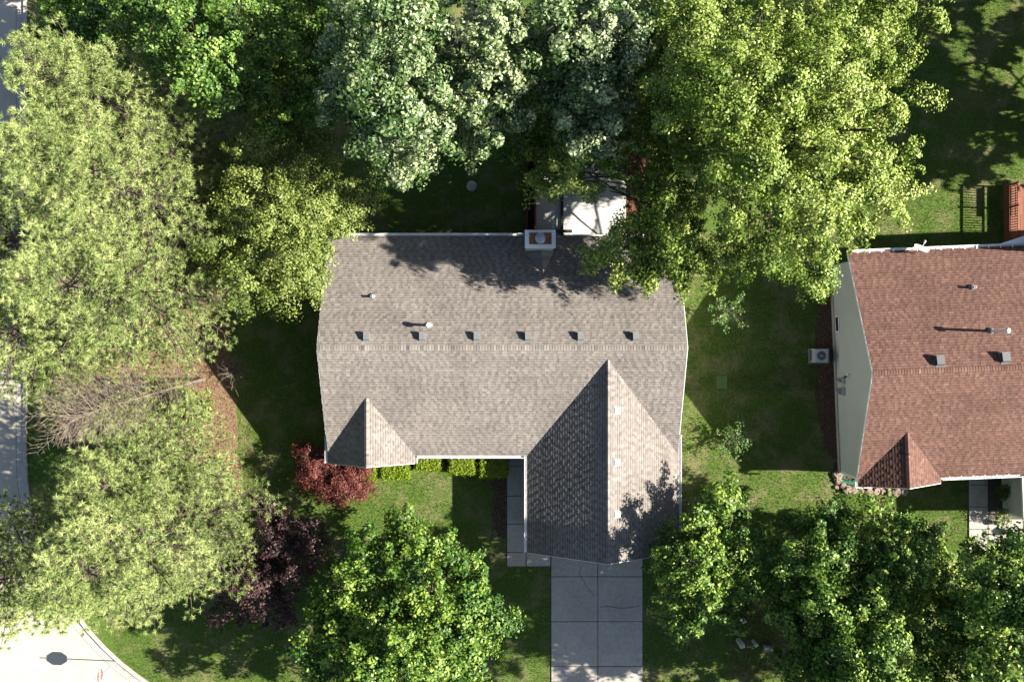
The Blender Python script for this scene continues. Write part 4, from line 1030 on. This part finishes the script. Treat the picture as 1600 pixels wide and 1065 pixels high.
# bare twiggy shrubs
def twigs(base, n, r, h, label, seed, name='bare_shrub'):
    rnd = random.Random(seed); bx, by, _ = P(*base); m = MB()
    for k in range(n):
        a = rnd.uniform(0, 6.28); l = r * rnd.uniform(.4, 1.1); e = Vector((bx + l * math.cos(a), by + l * math.sin(a), h * rnd.uniform(.4, 1))); s = Vector((bx + rnd.gauss(0, .1 * r), by + rnd.gauss(0, .1 * r), -.05))
        pts = [s, s.lerp(e, .4) + Vector((rnd.gauss(0, .12), rnd.gauss(0, .12), .3 * h)), s.lerp(e, .75) + Vector((rnd.gauss(0, .12), rnd.gauss(0, .12), .15 * h)), e]
        m.tube(pts, [.022, .016, .01, .004], 4, False)
        for _ in range(4):
            p = pts[1].lerp(pts[3], rnd.random()); m.tube([p, p + Vector((rnd.gauss(0, .25), rnd.gauss(0, .25), rnd.gauss(0, .12)))], [.009, .003], 3, False)
    setp(m.build(name, M['deadwood'], origin=(bx, by, 0)), label, 'shrub')
twigs((372, 578), 22, 1.0, 1.4, 'bare twiggy shrub at the shadow edge beside the dead tree', 51)
twigs((285, 625), 60, 1.6, 1.8, 'dense pile of bare brushwood under the dead tree', 52, 'brush_pile')
# clipped hedges along the front wall
def hedge(x0, x1, y0, y1, h, label, seed):
    rg = np.random.default_rng(seed); a = P(x0, y1, h); b = P(x1, y0, h); xa, xb, ya, yb = a[0], b[0], a[1], b[1]
    t = thing('hedge', ((xa + xb) / 2, (ya + yb) / 2, 0), label, 'hedge', 'clipped hedges along the front wall')
    m = MB(); m.bevbox(xa + .1, xb - .1, ya + .1, yb - .1, .02, h - .1, .05); m.build('inner_growth', M['bark'], t)
    n = int(1500 * ((xb - xa) * (yb - ya) + 2 * h * (xb - xa + yb - ya) * .6)); u = rg.uniform(0, 1, (n, 3)); f = rg.integers(0, 6, n)
    C = np.stack([xa + (xb - xa) * u[:, 0], ya + (yb - ya) * u[:, 1], .1 + (h - .1) * u[:, 2]], 1); N_ = rg.normal(0, .5, (n, 3))
    C[f <= 1, 2] = h; N_[f <= 1, 2] += 1
    for i, (ax_, val, s) in enumerate(((0, xa, -1), (0, xb, 1), (1, ya, -1), (1, yb, 1))): k = f == i + 2; C[k, ax_] = val; N_[k, ax_] += s
    C += rg.normal(0, .06, C.shape); st_ = rg.random(n) < .06; C[st_] += N_[st_] / np.linalg.norm(N_[st_], axis=1)[:, None] * rg.uniform(.05, .16, (st_.sum(), 1))
    leaves(C, N_, .085, .05, rg, M['hedge'], t, 'foliage', rg.normal(.5, .22, n))
hedge(560, 587, 700, 752, 1.1, 'clipped bright hedge half hidden by the red ornamental maple', 61)
hedge(597, 637, 695, 748, 1.1, 'clipped bright hedge below the small front gable, next to the red maple', 62)
hedge(650, 686, 690, 736, 1.1, 'clipped bright hedge second from the front path', 63) if False else None
hedge(651, 686, 690, 735, 1.1, 'clipped bright hedge at the gable gutter corner', 63)
hedge(704, 740, 690, 739, 1.1, 'clipped bright hedge in the middle of the long front gutter', 64)
hedge(751, 791, 690, 744, 1.1, 'clipped hedge mostly in shade beside the front path', 65)

# ------------------------------------------------------------------ ground cover (stuff)
def scatter(name, polys, excl, dens, fn, mat, label, cat, seed):
    rg = np.random.default_rng(seed); X, Y = [], []
    for poly in polys:
        q = np.array(G(*poly)); x0, y0 = q.min(0); x1, y1 = q.max(0); n = int((x1 - x0) * (y1 - y0) * dens)
        x = rg.uniform(x0, x1, n); y = rg.uniform(y0, y1, n); k = inside(G(*poly), x, y); X.append(x[k]); Y.append(y[k])
    x, y = np.concatenate(X), np.concatenate(Y)
    for e in excl:
        k = ~inside(G(*e), x, y); x, y = x[k], y[k]
    V, T = fn(x, y, rg)
    o = np_mesh(name, V, 3 if len(V) == 3 * len(T) else 4, np.clip(T, 0, 1), mat); return setp(o, label, cat, kind='stuff')
def blades(x, y, rg):
    n = len(x); a = rg.uniform(0, 6.28, n); h = rg.uniform(.04, .10, n); lean = rg.uniform(0, .07, n); w_ = rg.uniform(.008, .018, n); la = rg.uniform(0, 6.28, n); z = np.full(n, .002)
    V = np.empty((n, 3, 3)); V[:, 0] = np.stack([x + np.cos(a) * w_, y + np.sin(a) * w_, z], 1); V[:, 1] = np.stack([x - np.cos(a) * w_, y - np.sin(a) * w_, z], 1); V[:, 2] = np.stack([x + np.cos(la) * lean, y + np.sin(la) * lean, h], 1)
    patch = .16 * np.sin(x * 1.1 + np.sin(y * 1.7) * 2) * np.sin(y * .9 + np.sin(x * 1.5) * 2) + .14 * np.sin(x * 3.1 + np.sin(y * 2.7) * 2) * np.sin(y * 2.9 + np.sin(x * 2.5) * 2)
    return V.reshape(-1, 3), .55 + patch + rg.normal(0, .2, n)
ex = [[(858, 830), (1006, 830), (1006, 1140), (858, 1140)], [(790, 700), (862, 700), (862, 886), (790, 886)], [(1511, 740), (1600, 740), (1600, 865), (1511, 865)], [(500, 690), (794, 690), (794, 735), (500, 740)], [(1277, 440), (1312, 440), (1312, 730), (1277, 700)]]
scatter('grass', [[(385, 430), (530, 430), (530, 720), (385, 720)], [(180, 720), (862, 720), (862, 1120), (300, 1120), (180, 1040)], [(1000, 600), (1320, 560), (1320, 730), (1520, 745), (1520, 860), (1340, 900), (1340, 1080), (1000, 1080)], [(1050, 400), (1300, 400), (1300, 610), (1050, 610)], [(1300, 0), (1600, 0), (1600, 400), (1300, 400)], [(590, 240), (730, 240), (730, 370), (560, 370)]], ex, 260, blades, M['grassblade'], 'patchy green lawn grass around both houses', 'grass', 71)
def flakes(x, y, rg):
    n = len(x); C = np.stack([x, y, rg.uniform(.015, .05, n)], 1); N_ = rg.normal(0, .4, (n, 3)) + np.array([0, 0, 1]); return leaf_quads(C, N_, .09, .05, rg), rg.uniform(0, 1, n)
scatter('leaf_litter', [[(1276, 445), (1300, 445), (1300, 720), (1280, 690)], [(765, 740), (792, 740), (792, 838), (768, 838)], [(1140, 940), (1290, 940), (1290, 1060), (1140, 1060)]], [], 120, flakes, M['leaflitter'], 'scattered brown dead leaves on the beds and under trees', 'leaf litter', 72)
scatter('needle_litter', [[(180, 440), (345, 440), (385, 560), (392, 660), (400, 780), (180, 800)]], [], 70, flakes, M['leaflitter'], 'brown fallen needles and twigs under the pines', 'needle litter', 73)

scatter('fallen_leaves', [[(430, 740), (780, 740), (780, 1060), (430, 1060)], [(1075, 440), (1270, 440), (1300, 900), (1075, 900)], [(1300, 740), (1510, 780), (1500, 880), (1300, 880)]], ex, 1.6, flakes, M['leaflitter'], 'few dead leaves lying on the sunny lawn', 'leaf litter', 74)
